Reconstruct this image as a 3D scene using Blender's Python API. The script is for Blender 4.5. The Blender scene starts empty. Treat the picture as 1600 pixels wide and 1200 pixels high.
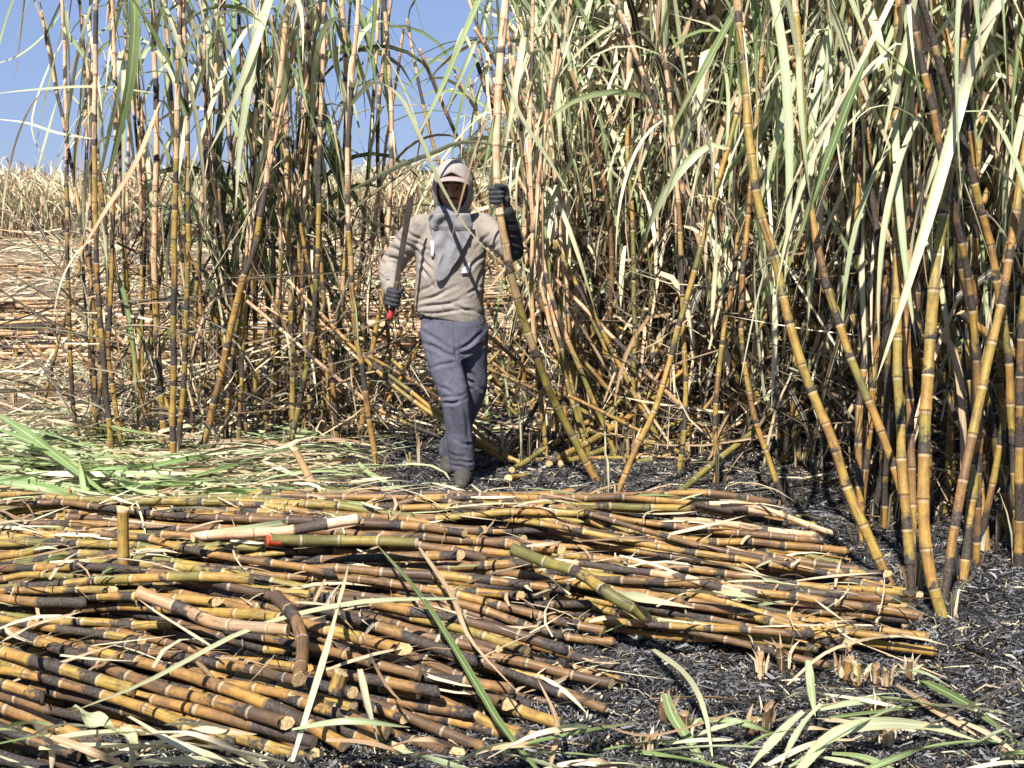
import bpy, math, random
import numpy as np
from mathutils import Vector, Matrix, noise as mnoise

R = math.radians
rng = np.random.default_rng(7)
random.seed(7)
scene = bpy.context.scene
COL = scene.collection

# ------------------------------------------------------------------ camera
FPX, CAMH, TANP = 2000.0, 1.49, 0.145
PITCH = math.atan(TANP)
cam_d = bpy.data.cameras.new('camera')
cam_d.sensor_width = 36.0
cam_d.lens = 36.0 * FPX / 1600.0
cam_d.clip_start = 0.05
cam_d.clip_end = 3000
cam = bpy.data.objects.new('camera', cam_d)
COL.objects.link(cam)
cam.location = (0, 0, CAMH)
cam.rotation_euler = (math.pi / 2 - PITCH, 0, 0)
scene.camera = cam

# ------------------------------------------------------------------ sky, sun, exposure
SUN_EL, SUN_AZ = R(50), math.atan2(-0.33, -0.94)      # direction from the field towards the sun
world = bpy.data.worlds.new('World')
scene.world = world
world.use_nodes = True
wn = world.node_tree.nodes
wl = world.node_tree.links
bg = wn['Background']
sky = wn.new('ShaderNodeTexSky')
sky.sky_type = 'NISHITA'
sky.sun_disc = False
sky.sun_elevation = SUN_EL
sky.sun_rotation = SUN_AZ
sky.altitude = 1000
sky.air_density = 1.0
sky.dust_density = 0.1
sky.ozone_density = 5.0
tint = wn.new('ShaderNodeMix')
tint.data_type = 'RGBA'
tint.blend_type = 'MULTIPLY'
tint.inputs[0].default_value = 1.0
tint.inputs[7].default_value = (1.15, 1.42, 2.12, 1)
sky_gamma = wn.new('ShaderNodeGamma')            # hazy, evenly bright sky
sky_gamma.inputs[1].default_value = 0.3
wl.new(sky.outputs[0], sky_gamma.inputs[0])
wl.new(sky_gamma.outputs[0], tint.inputs[6])
wl.new(tint.outputs[2], bg.inputs[0])
bg.inputs[1].default_value = 0.1
sun_d = bpy.data.lights.new('sun', 'SUN')
sun_d.energy = 5.0
sun_d.angle = R(0.5)
sun_d.color = (1.0, 0.95, 0.87)
sun = bpy.data.objects.new('sun', sun_d)
COL.objects.link(sun)
sv = Vector((math.sin(SUN_AZ) * math.cos(SUN_EL), math.cos(SUN_AZ) * math.cos(SUN_EL), math.sin(SUN_EL)))
sun.rotation_euler = sv.to_track_quat('Z', 'Y').to_euler()
sun.location = sv * 30
scene.view_settings.view_transform = 'Standard'
scene.view_settings.look = 'None'
scene.view_settings.exposure = 1.05
scene.view_settings.gamma = 1.0
scene.view_settings.use_curve_mapping = False
scene.cycles.max_bounces = 6
scene.cycles.diffuse_bounces = 3
scene.cycles.glossy_bounces = 2
scene.cycles.transmission_bounces = 3
scene.cycles.transparent_max_bounces = 4

# ------------------------------------------------------------------ projection helpers
CAM = np.array([0, 0, CAMH])
FW = np.array([0, math.cos(PITCH), -math.sin(PITCH)])
UP = np.array([0, math.sin(PITCH), math.cos(PITCH)])


def ray(px, py):
    return FW + np.array([(px - 800) / FPX, 0, 0]) + UP * ((600 - py) / FPX)


def G(px, py, z=0.0):                  # point of the picture on the level z
    d = ray(px, py)
    return CAM + d * ((z - CAMH) / d[2])


def PT(px, py, Y):                     # point of the picture at depth Y
    d = ray(px, py)
    return CAM + d * (Y / d[1])


def project(p):
    v = np.asarray(p) - CAM
    dep = v @ FW
    return 800 + FPX * v[0] / dep, 600 - FPX * (v @ UP) / dep


# ------------------------------------------------------------------ mesh helpers
def mesh_np(name, V, F, mats, mi=None, attrs=None, colors=None, smooth=True, flat=None):
    me = bpy.data.meshes.new(name)
    V = np.asarray(V, dtype=np.float32)
    F = np.asarray(F, dtype=np.int32)
    n, m = len(V), len(F)
    k = F.shape[1]
    me.vertices.add(n)
    me.vertices.foreach_set('co', V.ravel())
    me.loops.add(m * k)
    me.loops.foreach_set('vertex_index', F.ravel())
    me.polygons.add(m)
    me.polygons.foreach_set('loop_start', np.arange(m, dtype=np.int32) * k)
    for mt in mats:
        me.materials.append(mt)
    if mi is not None:
        me.polygons.foreach_set('material_index', np.asarray(mi, dtype=np.int32))
    sm = np.full(m, smooth, dtype=bool)
    if flat is not None:
        sm[flat] = False
    me.polygons.foreach_set('use_smooth', sm)
    for an, av in (attrs or {}).items():
        a = me.attributes.new(an, 'FLOAT', 'POINT')
        a.data.foreach_set('value', np.asarray(av, dtype=np.float32))
    if colors is not None:
        a = me.attributes.new('Col', 'FLOAT_COLOR', 'POINT')
        c = np.ones((n, 4), dtype=np.float32)
        c[:, :3] = colors
        a.data.foreach_set('color', c.ravel())
    me.update(calc_edges=True)
    return me


def link(name, me, parent=None, loc=None):
    o = bpy.data.objects.new(name, me)
    COL.objects.link(o)
    if loc is not None:
        o.location = loc
    if parent is not None:
        o.parent = parent
    return o


def tag(o, label=None, cat=None, group=None, kind=None):
    if label: o['label'] = label
    if cat: o['category'] = cat
    if group: o['group'] = group
    if kind: o['kind'] = kind
    return o


def spline(pts, n):
    P = np.asarray(pts, dtype=float)
    if len(P) == 2:
        t = np.linspace(0, 1, n)[:, None]
        return P[0] * (1 - t) + P[1] * t
    E = np.vstack([2 * P[0] - P[1], P, 2 * P[-1] - P[-2]])
    out = []
    for i in range(len(P) - 1):
        a, b, c, d = E[i:i + 4]
        t = np.linspace(0, 1, 24, endpoint=False)[:, None]
        out.append(0.5 * (2 * b + (c - a) * t + (2 * a - 5 * b + 4 * c - d) * t ** 2 + (-a + 3 * b - 3 * c + d) * t ** 3))
    Q = np.vstack(out + [P[-1:]])
    s = np.r_[0, np.cumsum(np.linalg.norm(np.diff(Q, axis=0), axis=1))]
    u = np.linspace(0, s[-1], n)
    return np.stack([np.interp(u, s, Q[:, i]) for i in range(3)], 1)


def along(path, s):
    d = np.r_[0, np.cumsum(np.linalg.norm(np.diff(path, axis=0), axis=1))]
    return np.stack([np.interp(s, d, path[:, i]) for i in range(3)], 1)


def length_of(path):
    return float(np.linalg.norm(np.diff(path, axis=0), axis=1).sum())


def tangents(P):
    T = np.gradient(P, axis=0)
    return T / (np.linalg.norm(T, axis=1, keepdims=True) + 1e-12)


# ------------------------------------------------------------------ materials
def new_mat(name):
    m = bpy.data.materials.new(name)
    m.use_nodes = True
    nt = m.node_tree
    return m, nt.nodes, nt.links, nt.nodes['Principled BSDF']


def N(nodes, typ, **kw):
    n = nodes.new(typ)
    for k, v in kw.items():
        if k.startswith('i_'):
            key = k[2:]
            n.inputs[int(key) if key.isdigit() else key].default_value = v
        else:
            setattr(n, k, v)
    return n


def mixc(nodes, links, fac, a, b, blend='MIX'):
    n = nodes.new('ShaderNodeMix')
    n.data_type = 'RGBA'
    n.blend_type = blend
    for sock, v in ((0, fac), (6, a), (7, b)):
        if hasattr(v, 'links') or isinstance(v, bpy.types.NodeSocket):
            links.new(v, n.inputs[sock])
        elif sock == 0:
            n.inputs[0].default_value = v
        else:
            n.inputs[sock].default_value = (*v, 1)
    return n.outputs[2]


def mth(nodes, links, op, a, b=None, c=None, clamp=False):
    n = nodes.new('ShaderNodeMath')
    n.operation = op
    n.use_clamp = clamp
    for i, v in enumerate((a, b, c)):
        if v is None: continue
        if isinstance(v, bpy.types.NodeSocket):
            links.new(v, n.inputs[i])
        else:
            n.inputs[i].default_value = v
    return n.outputs[0]


def ramp(nodes, links, fac, stops):
    n = nodes.new('ShaderNodeValToRGB')
    e = n.color_ramp.elements
    while len(e) > 1:
        e.remove(e[-1])
    e[0].position = stops[0][0]
    e[0].color = (*stops[0][1], 1)
    for p, c in stops[1:]:
        x = e.new(p)
        x.color = (*c, 1)
    links.new(fac, n.inputs[0])
    return n.outputs[0]


def attr(nodes, name):
    n = nodes.new('ShaderNodeAttribute')
    n.attribute_name = name
    return n


def noise_tex(nodes, links, scale, detail=3, rough=0.6, vec=None, w=None):
    n = nodes.new('ShaderNodeTexNoise')
    n.inputs['Scale'].default_value = scale
    n.inputs['Detail'].default_value = detail
    n.inputs['Roughness'].default_value = rough
    if vec is not None:
        links.new(vec, n.inputs['Vector'])
    return n.outputs['Fac']


def bump(nodes, links, bsdf, h, strength=0.4, dist=0.01):
    b = nodes.new('ShaderNodeBump')
    b.inputs['Strength'].default_value = strength
    b.inputs['Distance'].default_value = dist
    links.new(h, b.inputs['Height'])
    links.new(b.outputs[0], bsdf.inputs['Normal'])


def rind_material():
    m, n, l, b = new_mat('cane_rind')
    tc = n.new('ShaderNodeTexCoord').outputs['Object']
    frac = attr(n, 'frac').outputs['Fac']
    chv = attr(n, 'chr').outputs['Fac']
    tone = attr(n, 'tone').outputs['Fac']
    dry = attr(n, 'dry').outputs['Fac']
    cxyz = n.new('ShaderNodeCombineXYZ')
    for q, nm in enumerate(('ca', 'sa', 'sl')):
        l.new(attr(n, nm).outputs['Fac'], cxyz.inputs[q])
    smn = noise_tex(n, l, 1.3, 4, 0.65, cxyz.outputs[0])
    vm = n.new('ShaderNodeVectorMath'); vm.operation = 'MULTIPLY'
    vm.inputs[1].default_value = (7, 7, 1.6)
    l.new(cxyz.outputs[0], vm.inputs[0])
    strk = noise_tex(n, l, 1.0, 3, 0.7, vm.outputs[0])
    n1 = noise_tex(n, l, 9, 3, 0.6, tc)
    n2 = noise_tex(n, l, 55, 4, 0.65, tc)
    n3 = noise_tex(n, l, 130, 2, 0.6, tc)
    t2 = mth(n, l, 'MULTIPLY_ADD', mth(n, l, 'SUBTRACT', n1, 0.5), 0.75, tone)
    t2 = mth(n, l, 'MULTIPLY_ADD', mth(n, l, 'SUBTRACT', n2, 0.5), 0.25, t2)
    base = ramp(n, l, t2, [(0.0, (0.14, 0.14, 0.04)), (0.2, (0.25, 0.21, 0.05)), (0.40, (0.40, 0.27, 0.06)),
                           (0.58, (0.41, 0.22, 0.055)), (0.76, (0.24, 0.13, 0.05)), (1.0, (0.09, 0.055, 0.035))])
    dirt = mth(n, l, 'MULTIPLY', mth(n, l, 'SUBTRACT', noise_tex(n, l, 22, 5, 0.75, tc), 0.435, clamp=True), 4.0, clamp=True)
    base = mixc(n, l, mth(n, l, 'MULTIPLY', dirt, 0.72), base, (0.12, 0.075, 0.04))
    # a freshly exposed, deeper coloured internode just under each joint
    dcol = ramp(n, l, n1, [(0.25, (0.46, 0.24, 0.13)), (0.45, (0.68, 0.42, 0.25)), (0.7, (0.76, 0.58, 0.38))])
    base = mixc(n, l, dry, base, dcol)
    stv = mth(n, l, 'MULTIPLY_ADD', strk, 1.5, 0.02)
    cs = n.new('ShaderNodeCombineXYZ')
    for q in range(3):
        l.new(stv, cs.inputs[q])
    base = mixc(n, l, 0.75, base, cs.outputs[0], 'MULTIPLY')
    # wax ring under the joint and dark joint line
    ringm = mth(n, l, 'GREATER_THAN', frac, 0.93)
    base = mixc(n, l, mth(n, l, 'MULTIPLY', ringm, 0.55), base, (0.42, 0.34, 0.22))
    linem = mth(n, l, 'LESS_THAN', frac, 0.035)
    base = mixc(n, l, mth(n, l, 'MULTIPLY', linem, 0.7), base, (0.07, 0.045, 0.03))
    # scuffs
    sc = mth(n, l, 'MULTIPLY', mth(n, l, 'SUBTRACT', n2, 0.62, clamp=True), 3.0, clamp=True)
    base = mixc(n, l, sc, base, (0.14, 0.075, 0.035))
    # char, strongest just above a joint, with a ragged upper edge
    e = mth(n, l, 'MULTIPLY_ADD', mth(n, l, 'SUBTRACT', n2, 0.5), 0.8, chv)
    e = mth(n, l, 'MULTIPLY_ADD', mth(n, l, 'SUBTRACT', noise_tex(n, l, 26, 2, 0.5, tc), 0.5), 0.9, e)
    e = mth(n, l, 'SUBTRACT', e, frac)
    e = mth(n, l, 'MULTIPLY', e, 5.0, clamp=True)
    sm = mth(n, l, 'MULTIPLY', mth(n, l, 'SUBTRACT', mth(n, l, 'MULTIPLY_ADD', chv, 0.05, smn), 0.545), 9.0, clamp=True)
    sm = mth(n, l, 'MULTIPLY', sm, mth(n, l, 'MULTIPLY_ADD', strk, 1.6, 0.0, clamp=True))
    e = mth(n, l, 'MAXIMUM', e, sm)
    chc = ramp(n, l, n3, [(0.35, (0.014, 0.012, 0.011)), (0.6, (0.045, 0.038, 0.036)), (0.8, (0.12, 0.105, 0.10))])
    col = mixc(n, l, mth(n, l, 'MULTIPLY', e, 0.94), base, chc)
    l.new(col, b.inputs['Base Color'])
    rr = mth(n, l, 'MULTIPLY_ADD', e, 0.2, 0.54)
    l.new(rr, b.inputs['Roughness'])
    b.inputs['Specular IOR Level'].default_value = 0.35
    bump(n, l, b, n2, 0.35, 0.004)
    return m


def pith_material():
    m, n, l, b = new_mat('cane_cut_face')
    tc = n.new('ShaderNodeTexCoord').outputs['Object']
    n1 = noise_tex(n, l, 120, 3, 0.6, tc)
    c = ramp(n, l, n1, [(0.3, (0.34, 0.20, 0.09)), (0.5, (0.60, 0.43, 0.21)), (0.75, (0.72, 0.58, 0.34))])
    l.new(c, b.inputs['Base Color'])
    b.inputs['Roughness'].default_value = 0.6
    bump(n, l, b, n1, 0.5, 0.003)
    return m


def leaf_material(name, stops, use_col=False, trans=0.3, rough=0.42):
    m, n, l, b = new_mat(name)
    tc = n.new('ShaderNodeTexCoord').outputs['Object']
    u = attr(n, 'u').outputs['Fac']
    v = attr(n, 'v').outputs['Fac']
    if use_col:
        base = attr(n, 'Col').outputs['Color']
    else:
        rnd = n.new('ShaderNodeObjectInfo').outputs['Random']
        n0 = noise_tex(n, l, 3, 2, 0.5, tc)
        base = ramp(n, l, mth(n, l, 'MULTIPLY_ADD', mth(n, l, 'SUBTRACT', n0, 0.5), 0.5, rnd), stops)
    # fine veins along the blade
    vein = mth(n, l, 'SINE', mth(n, l, 'MULTIPLY', u, 21.0))
    vs = mth(n, l, 'MULTIPLY_ADD', vein, 0.10, 0.93)
    cv = n.new('ShaderNodeCombineXYZ')
    l.new(vs, cv.inputs[0]); l.new(vs, cv.inputs[1]); l.new(vs, cv.inputs[2])
    base = mixc(n, l, 1.0, base, cv.outputs[0], 'MULTIPLY')
    mid = mth(n, l, 'LESS_THAN', mth(n, l, 'ABSOLUTE', u), 0.11)
    base = mixc(n, l, mth(n, l, 'MULTIPLY', mid, 0.5), base, (0.72, 0.68, 0.46))
    nb = noise_tex(n, l, 17, 4, 0.7, tc)
    tipm = mth(n, l, 'MULTIPLY_ADD', v, 1.2, mth(n, l, 'MULTIPLY_ADD', nb, 1.4, -1.5), clamp=True)
    base = mixc(n, l, mth(n, l, 'MULTIPLY', tipm, 0.7), base, (0.52, 0.38, 0.20))
    edg = mth(n, l, 'MULTIPLY', mth(n, l, 'SUBTRACT', mth(n, l, 'MULTIPLY_ADD', nb, 0.9, mth(n, l, 'ABSOLUTE', u)), 1.25, clamp=True), 3.5, clamp=True)
    base = mixc(n, l, mth(n, l, 'MULTIPLY', edg, 0.75), base, (0.30, 0.19, 0.10))
    spot = mth(n, l, 'MULTIPLY', mth(n, l, 'SUBTRACT', nb, 0.66, clamp=True), 5.0, clamp=True)
    base = mixc(n, l, spot, base, (0.16, 0.09, 0.05))
    l.new(base, b.inputs['Base Color'])
    b.inputs['Roughness'].default_value = rough
    b.inputs['Specular IOR Level'].default_value = 0.5
    bump(n, l, b, vein, 0.15, 0.002)
    tr = n.new('ShaderNodeBsdfTranslucent')
    l.new(base, tr.inputs[0])
    mx = n.new('ShaderNodeMixShader')
    mx.inputs[0].default_value = trans
    l.new(b.outputs[0], mx.inputs[1])
    l.new(tr.outputs[0], mx.inputs[2])
    l.new(mx.outputs[0], n['Material Output'].inputs[0])
    return m


def plain(name, c1, c2, scale=30, rough=0.8, bmp=0.3, bdist=0.004, spec=0.3, metal=0.0, coord='Object', soot=0.0):
    m, n, l, b = new_mat(name)
    tc = n.new('ShaderNodeTexCoord').outputs[coord]
    n1 = noise_tex(n, l, scale, 4, 0.6, tc)
    n2 = noise_tex(n, l, scale * 9, 3, 0.6, tc)
    f = mth(n, l, 'MULTIPLY_ADD', n2, 0.4, mth(n, l, 'MULTIPLY', n1, 0.7))
    c = ramp(n, l, f, [(0.36, c1), (0.70, c2)])
    if soot:
        sn = noise_tex(n, l, 11, 6, 0.72, tc)
        zz = n.new('ShaderNodeSeparateXYZ')
        l.new(tc, zz.inputs[0])
        low = mth(n, l, 'MULTIPLY', mth(n, l, 'SUBTRACT', 0.55, zz.outputs[2], clamp=True), 0.35)
        sm = mth(n, l, 'MULTIPLY', mth(n, l, 'SUBTRACT', mth(n, l, 'ADD', sn, low), 0.53, clamp=True), 5.0, clamp=True)
        c = mixc(n, l, mth(n, l, 'MULTIPLY', sm, soot), c, (0.035, 0.032, 0.030))
    l.new(c, b.inputs['Base Color'])
    b.inputs['Roughness'].default_value = rough
    b.inputs['Specular IOR Level'].default_value = spec
    b.inputs['Metallic'].default_value = metal
    bump(n, l, b, n2, bmp, bdist)
    return m


M_RIND = rind_material()
M_PITH = pith_material()
GREEN = [(0.0, (0.13, 0.21, 0.06)), (0.25, (0.26, 0.35, 0.14)), (0.5, (0.42, 0.49, 0.28)), (0.8, (0.56, 0.59, 0.38)), (1.0, (0.64, 0.61, 0.40))]
DRY = [(0.0, (0.26, 0.15, 0.08)), (0.2, (0.52, 0.35, 0.20)), (0.45, (0.68, 0.53, 0.34)), (0.75, (0.76, 0.68, 0.48)), (1.0, (0.66, 0.64, 0.42))]
M_GREEN = leaf_material('leaf_green', GREEN)
M_DRY = leaf_material('leaf_dry', DRY, trans=0.22, rough=0.5)
M_STUMP = plain('stump_face', (0.16, 0.085, 0.04), (0.36, 0.22, 0.11), 90, .8)
M_HANG = leaf_material('leaf_hanging_pale', [(0, (.33, .42, .22)), (.45, (.48, .51, .31)), (.8, (.58, .54, .35)), (1, (.60, .46, .29))], trans=.2)
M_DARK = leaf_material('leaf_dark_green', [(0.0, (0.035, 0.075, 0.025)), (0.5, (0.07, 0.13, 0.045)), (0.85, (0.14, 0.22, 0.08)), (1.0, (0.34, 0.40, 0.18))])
M_MAT = leaf_material('leaf_mat_green', [(0.0, (0.15, 0.26, 0.07)), (0.4, (0.27, 0.40, 0.14)), (0.8, (0.42, 0.53, 0.26)), (1.0, (0.52, 0.58, 0.34))])
M_PALE = leaf_material('leaf_pale', [(0, (.38, .42, .23)), (1, (.58, .54, .35))], trans=.2)
M_LITTER = leaf_material('leaf_litter', None, use_col=True, trans=0.2, rough=0.5)


def ash_bits_material():
    m, n, l, b = new_mat('ash_bits')
    l.new(attr(n, 'Col').outputs['Color'], b.inputs['Base Color'])
    b.inputs['Roughness'].default_value = 0.65
    b.inputs['Specular IOR Level'].default_value = 0.25
    return m


M_ASH = ash_bits_material()


def ground_material():
    m, n, l, b = new_mat('field_ground')
    tc = n.new('ShaderNodeTexCoord').outputs['Object']
    burnt = attr(n, 'burnt').outputs['Fac']  # ash, plus the shade painted behind the left row
    a1 = noise_tex(n, l, 2.2, 4, 0.6, tc)
    a2 = noise_tex(n, l, 38, 5, 0.7, tc)
    ash = ramp(n, l, a2, [(0.35, (0.012, 0.011, 0.011)), (0.52, (0.045, 0.042, 0.042)), (0.68, (0.12, 0.115, 0.115))])
    earth = ramp(n, l, a1, [(0.4, (0.09, 0.06, 0.042)), (0.7, (0.16, 0.105, 0.07))])
    ash = mixc(n, l, mth(n, l, 'MULTIPLY', mth(n, l, 'SUBTRACT', a1, 0.55, clamp=True), 3.0, clamp=True), ash, earth)
    straw = ramp(n, l, a2, [(0.3, (0.06, 0.04, 0.025)), (0.5, (0.17, 0.115, 0.065)), (0.7, (0.36, 0.26, 0.16))])
    c = mixc(n, l, burnt, straw, ash)
    l.new(c, b.inputs['Base Color'])
    b.inputs['Roughness'].default_value = 0.85
    bump(n, l, b, a2, 0.9, 0.02)
    return m


M_GROUND = ground_material()

# ------------------------------------------------------------------ ground
def ash_shade_mask(x, y):
    """1 where the floor is black ash or painted row shade, 0 where straw covers it"""
    w = 0.5 * np.sin(x * 1.7 + 1.3) + 0.3 * np.sin(x * 4.1 + y)
    lim = np.where(x < -0.5, 9.7 + 0.5 * w, 8.6 + 1.6 * np.clip(x + 0.5, 0, 3) + 0.4 * w)  # black reaches back behind the left row to stand for its cast shade
    xb = np.where(y < 7.05, -0.75 - 1.0 * (6.4 - y).clip(-.3, .6), -1.75) + .2 * w
    near_left = np.clip((xb - x) * 3.0, 0, 1) * np.clip((y - 6.0) * 2.0, 0, 1)
    k = np.clip((lim - y) * 1.2 + 0.5, 0, 1)
    k = np.where(x > 0.2, np.clip((14.5 - y), 0, 1), k)
    return k * (1 - 0.8 * near_left)


def ground_z(x, y):
    return (0.018 * np.sin(x * 2.3 + 0.7 * y) + 0.014 * np.sin(y * 3.1 - x) + 0.010 * np.sin(x * 6.7 + y * 5.3)) * np.clip((y - 2.0) / 1.5, 0, 1)


def build_ground():
    ys = np.r_[np.linspace(-40, 1.5, 12), np.arange(1.6, 12, 0.06), np.geomspace(12, 1500, 60)]
    xs_u = np.r_[-np.geomspace(6, 900, 22)[::-1], np.arange(-5.9, 5.95, 0.07), np.geomspace(6, 900, 22)]
    X, Y = np.meshgrid(xs_u, ys)
    Z = ground_z(X, Y)
    near = (np.abs(X) < 6) & (Y < 12) & (Y > 1.6)
    Z = Z + near * rng.normal(0, 0.006, Z.shape)
    Z = np.where(np.hypot(X, Y) > 60, 0, Z)
    V = np.stack([X, Y, Z], -1).reshape(-1, 3)
    h, w = X.shape
    i = np.arange((h - 1) * (w - 1))
    a = (i // (w - 1)) * w + i % (w - 1)
    F = np.stack([a, a + 1, a + w + 1, a + w], 1)
    me = mesh_np('ground', V, F, [M_GROUND], attrs={'burnt': ash_shade_mask(V[:, 0], V[:, 1])})
    tag(link('ground', me), 'black ash and straw floor of the cane field', None, None, 'structure')


build_ground()

# ------------------------------------------------------------------ cane stems
FR = np.array([0.0, 0.045, 0.11, 0.5, 0.9, 0.985])
FRM = np.array([1.05, 1.11, 1.0, 0.955, 1.0, 1.05])
FR_LO = np.array([0.0, 0.08, 0.9, 0.985])
FRM_LO = np.array([1.05, 1.08, 0.98, 1.04])


def stem(path, r0, r1, inter=0.15, sides=8, char=0.35, tone=0.45, dry0=9.0, lo=False, cut0=0.0, cut1=0.0, seedv=None):
    """jointed cane along a path; returns V, F, material index, attrs"""
    L = length_of(path)
    nodes = [0.0]
    while nodes[-1] < L:
        nodes.append(nodes[-1] + inter * rng.uniform(0.78, 1.2))
    if L - nodes[-2] < 0.03 and len(nodes) > 2:
        nodes.pop(-2)
    nodes[-1] = L
    nodes = np.array(nodes)
    k = len(nodes) - 1
    fr, fm = (FR_LO, FRM_LO) if lo else (FR, FRM)
    seg = np.diff(nodes)
    S = (nodes[:-1, None] + seg[:, None] * fr[None]).ravel()
    mult = np.tile(fm, k)
    frac = np.tile(fr, k)
    S[-1] = L
    chi = np.where(rng.random(k) < .25 + .75 * char, rng.uniform(.05, .55, k) + .45 * char * rng.random(k), -.6)
    chi = np.where(rng.random(k) < .35 * char ** 2, 1.4, chi)
    ton = np.clip(tone + rng.normal(0, 0.13, k), 0, 1)
    drv = np.clip((nodes[:-1] - dry0) / 0.5 + rng.normal(0, 0.35, k), 0, 1)
    drv = np.where(nodes[:-1] < dry0 - 0.35, 0, drv)
    P = along(path, S)
    off = rng.normal(0, 0.0022, (k + 1, 3))
    P = P + np.stack([np.interp(S, nodes, off[:, i]) for i in range(3)], 1)
    T = tangents(along(path, np.linspace(0, L, 40)))
    T = np.stack([np.interp(S, np.linspace(0, L, 40), T[:, i]) for i in range(3)], 1)
    T /= np.linalg.norm(T, axis=1, keepdims=True)
    ref = np.array([0, 1.0, 0]) if abs(T[0][1]) < 0.8 and abs(T[:, 2].mean()) > 0.5 else np.array([0, 0, 1.0])
    if abs(T.mean(0) @ ref) > 0.9:
        ref = np.array([1.0, 0, 0])
    A = np.cross(T, ref); A /= np.linalg.norm(A, axis=1, keepdims=True)
    B = np.cross(T, A)
    r = (r0 + (r1 - r0) * (S / L)) * mult * np.repeat(rng.uniform(0.96, 1.05, k), len(fr))
    th = np.linspace(0, 2 * math.pi, sides, endpoint=False)
    ring = A[:, None] * np.cos(th)[None, :, None] + B[:, None] * np.sin(th)[None, :, None]
    V = P[:, None] + ring * r[:, None, None]
    V[0] += T[0] * (np.cos(th) * r[0] * cut0)[:, None]
    V[-1] += T[-1] * (np.cos(th) * r[-1] * cut1)[:, None]
    n = len(S)
    idx = np.arange(n * sides).reshape(n, sides)
    nx = np.roll(idx, -1, axis=1)
    F = np.stack([idx[:-1], nx[:-1], nx[1:], idx[1:]], -1).reshape(-1, 4)
    if sides == 8:
        c = [(0, 1, 2, 3), (0, 3, 4, 7), (4, 5, 6, 7)]
    else:
        c = [(0, 1, 2, 3), (0, 3, 4, 5)]
    c0 = [[idx[0][j] for j in q][::-1] for q in c]
    c1 = [[idx[-1][j] for j in q] for q in c]
    nf = len(F)
    F = np.vstack([F, c0, c1])
    mi = np.zeros(len(F), int)
    mi[nf:] = 1
    rep = lambda a: np.repeat(a, sides)
    sl = S * 4 + rng.uniform(0, 90)
    at = {'ca': np.tile(np.cos(th), n), 'sa': np.tile(np.sin(th), n), 'sl': rep(sl), 'frac': rep(frac), 'chr': rep(np.repeat(chi, len(fr))), 'tone': rep(np.repeat(ton, len(fr))), 'dry': rep(np.repeat(drv, len(fr)))}
    return V.reshape(-1, 3), F, mi, at


def stem_mesh(name, args, base=None, **kw):
    V, F, mi, at = stem(*args, **kw)
    if base is not None:
        V = V - base
    return mesh_np(name, V, F, [M_RIND, M_PITH], mi, at, flat=np.where(mi == 1)[0])


class Batch:
    """many strips or stems joined into one mass"""
    def __init__(self):
        self.V, self.F, self.C, self.u, self.v, self.n = [], [], [], [], [], 0

    def add(self, V, F, C, u, v):
        self.V.append(V); self.F.append(F + self.n); self.C.append(C); self.u.append(u); self.v.append(v)
        self.n += len(V)

    def build(self, name, mat):
        return mesh_np(name, np.vstack(self.V), np.vstack(self.F), [mat],
                       attrs={'u': np.concatenate(self.u), 'v': np.concatenate(self.v)}, colors=np.vstack(self.C))


def ribbon(path, w, roll=0.0, twist=0.0, fold=0.25, taper0=0.6, ref=(0, 0, 1), wave=0.0):
    """leaf blade with a folded midrib; three vertices across"""
    P = np.asarray(path, float)
    n = len(P)
    t = np.linspace(0, 1, n)
    T = tangents(P)
    A = np.cross(T, np.array(ref, float))
    ln = np.linalg.norm(A, axis=1, keepdims=True)
    A = np.where(ln > 1e-3, A / (ln + 1e-9), np.array([1.0, 0, 0]))
    for i in range(1, n):                                     # keep the side vector continuous
        a = A[i - 1] - T[i] * (A[i - 1] @ T[i])
        A[i] = a / (np.linalg.norm(a) + 1e-9)
    B = np.cross(A, T)
    ang = roll + twist * t + wave * np.sin(t * 9)
    S = A * np.cos(ang)[:, None] + B * np.sin(ang)[:, None]
    D = np.cross(S, T)
    prof = np.minimum(taper0 + (1 - taper0) * np.minimum(t / 0.2, 1), 1) * np.clip((1 - t) / 0.45, 0, 1) ** 0.7
    hw = (w / 2) * np.maximum(prof, 0.03)
    Lf = P - S * hw[:, None] + D * (hw * fold)[:, None]
    Rt = P + S * hw[:, None] + D * (hw * fold)[:, None]
    V = np.stack([Lf, P, Rt], 1).reshape(-1, 3)
    i = np.arange(n - 1) * 3
    F = np.vstack([np.stack([i, i + 1, i + 4, i + 3], 1), np.stack([i + 1, i + 2, i + 5, i + 4], 1)])
    u = np.tile([-1.0, 0, 1.0], n)
    v = np.repeat(t, 3)
    return V, F, u, v


def leaf_mesh(name, path, w, mat, **kw):
    V, F, u, v = ribbon(path, w, **kw)
    return mesh_np(name, V, F, [mat], attrs={'u': u, 'v': v})


def droop_path(L, a0, a1, n=12, power=1.0, kink=None, side=0.0):
    """blade in its own XZ plane, angle from a0 to a1 (degrees above level)"""
    t = np.linspace(0, 1, n)
    a = a0 + (a1 - a0) * t ** power
    if kink is not None:
        a = np.where(t < kink, a0 + (a0 * 0.85 - a0) * t, a1 + (t - kink) * -4)
    a = np.radians(a)
    ds = L / (n - 1)
    x = np.r_[0, np.cumsum(np.cos(a[:-1]) * ds)]
    z = np.r_[0, np.cumsum(np.sin(a[:-1]) * ds)]
    y = side * t ** 2 * L
    return np.stack([x, y, z], 1)


TEMPL = {}


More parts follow.
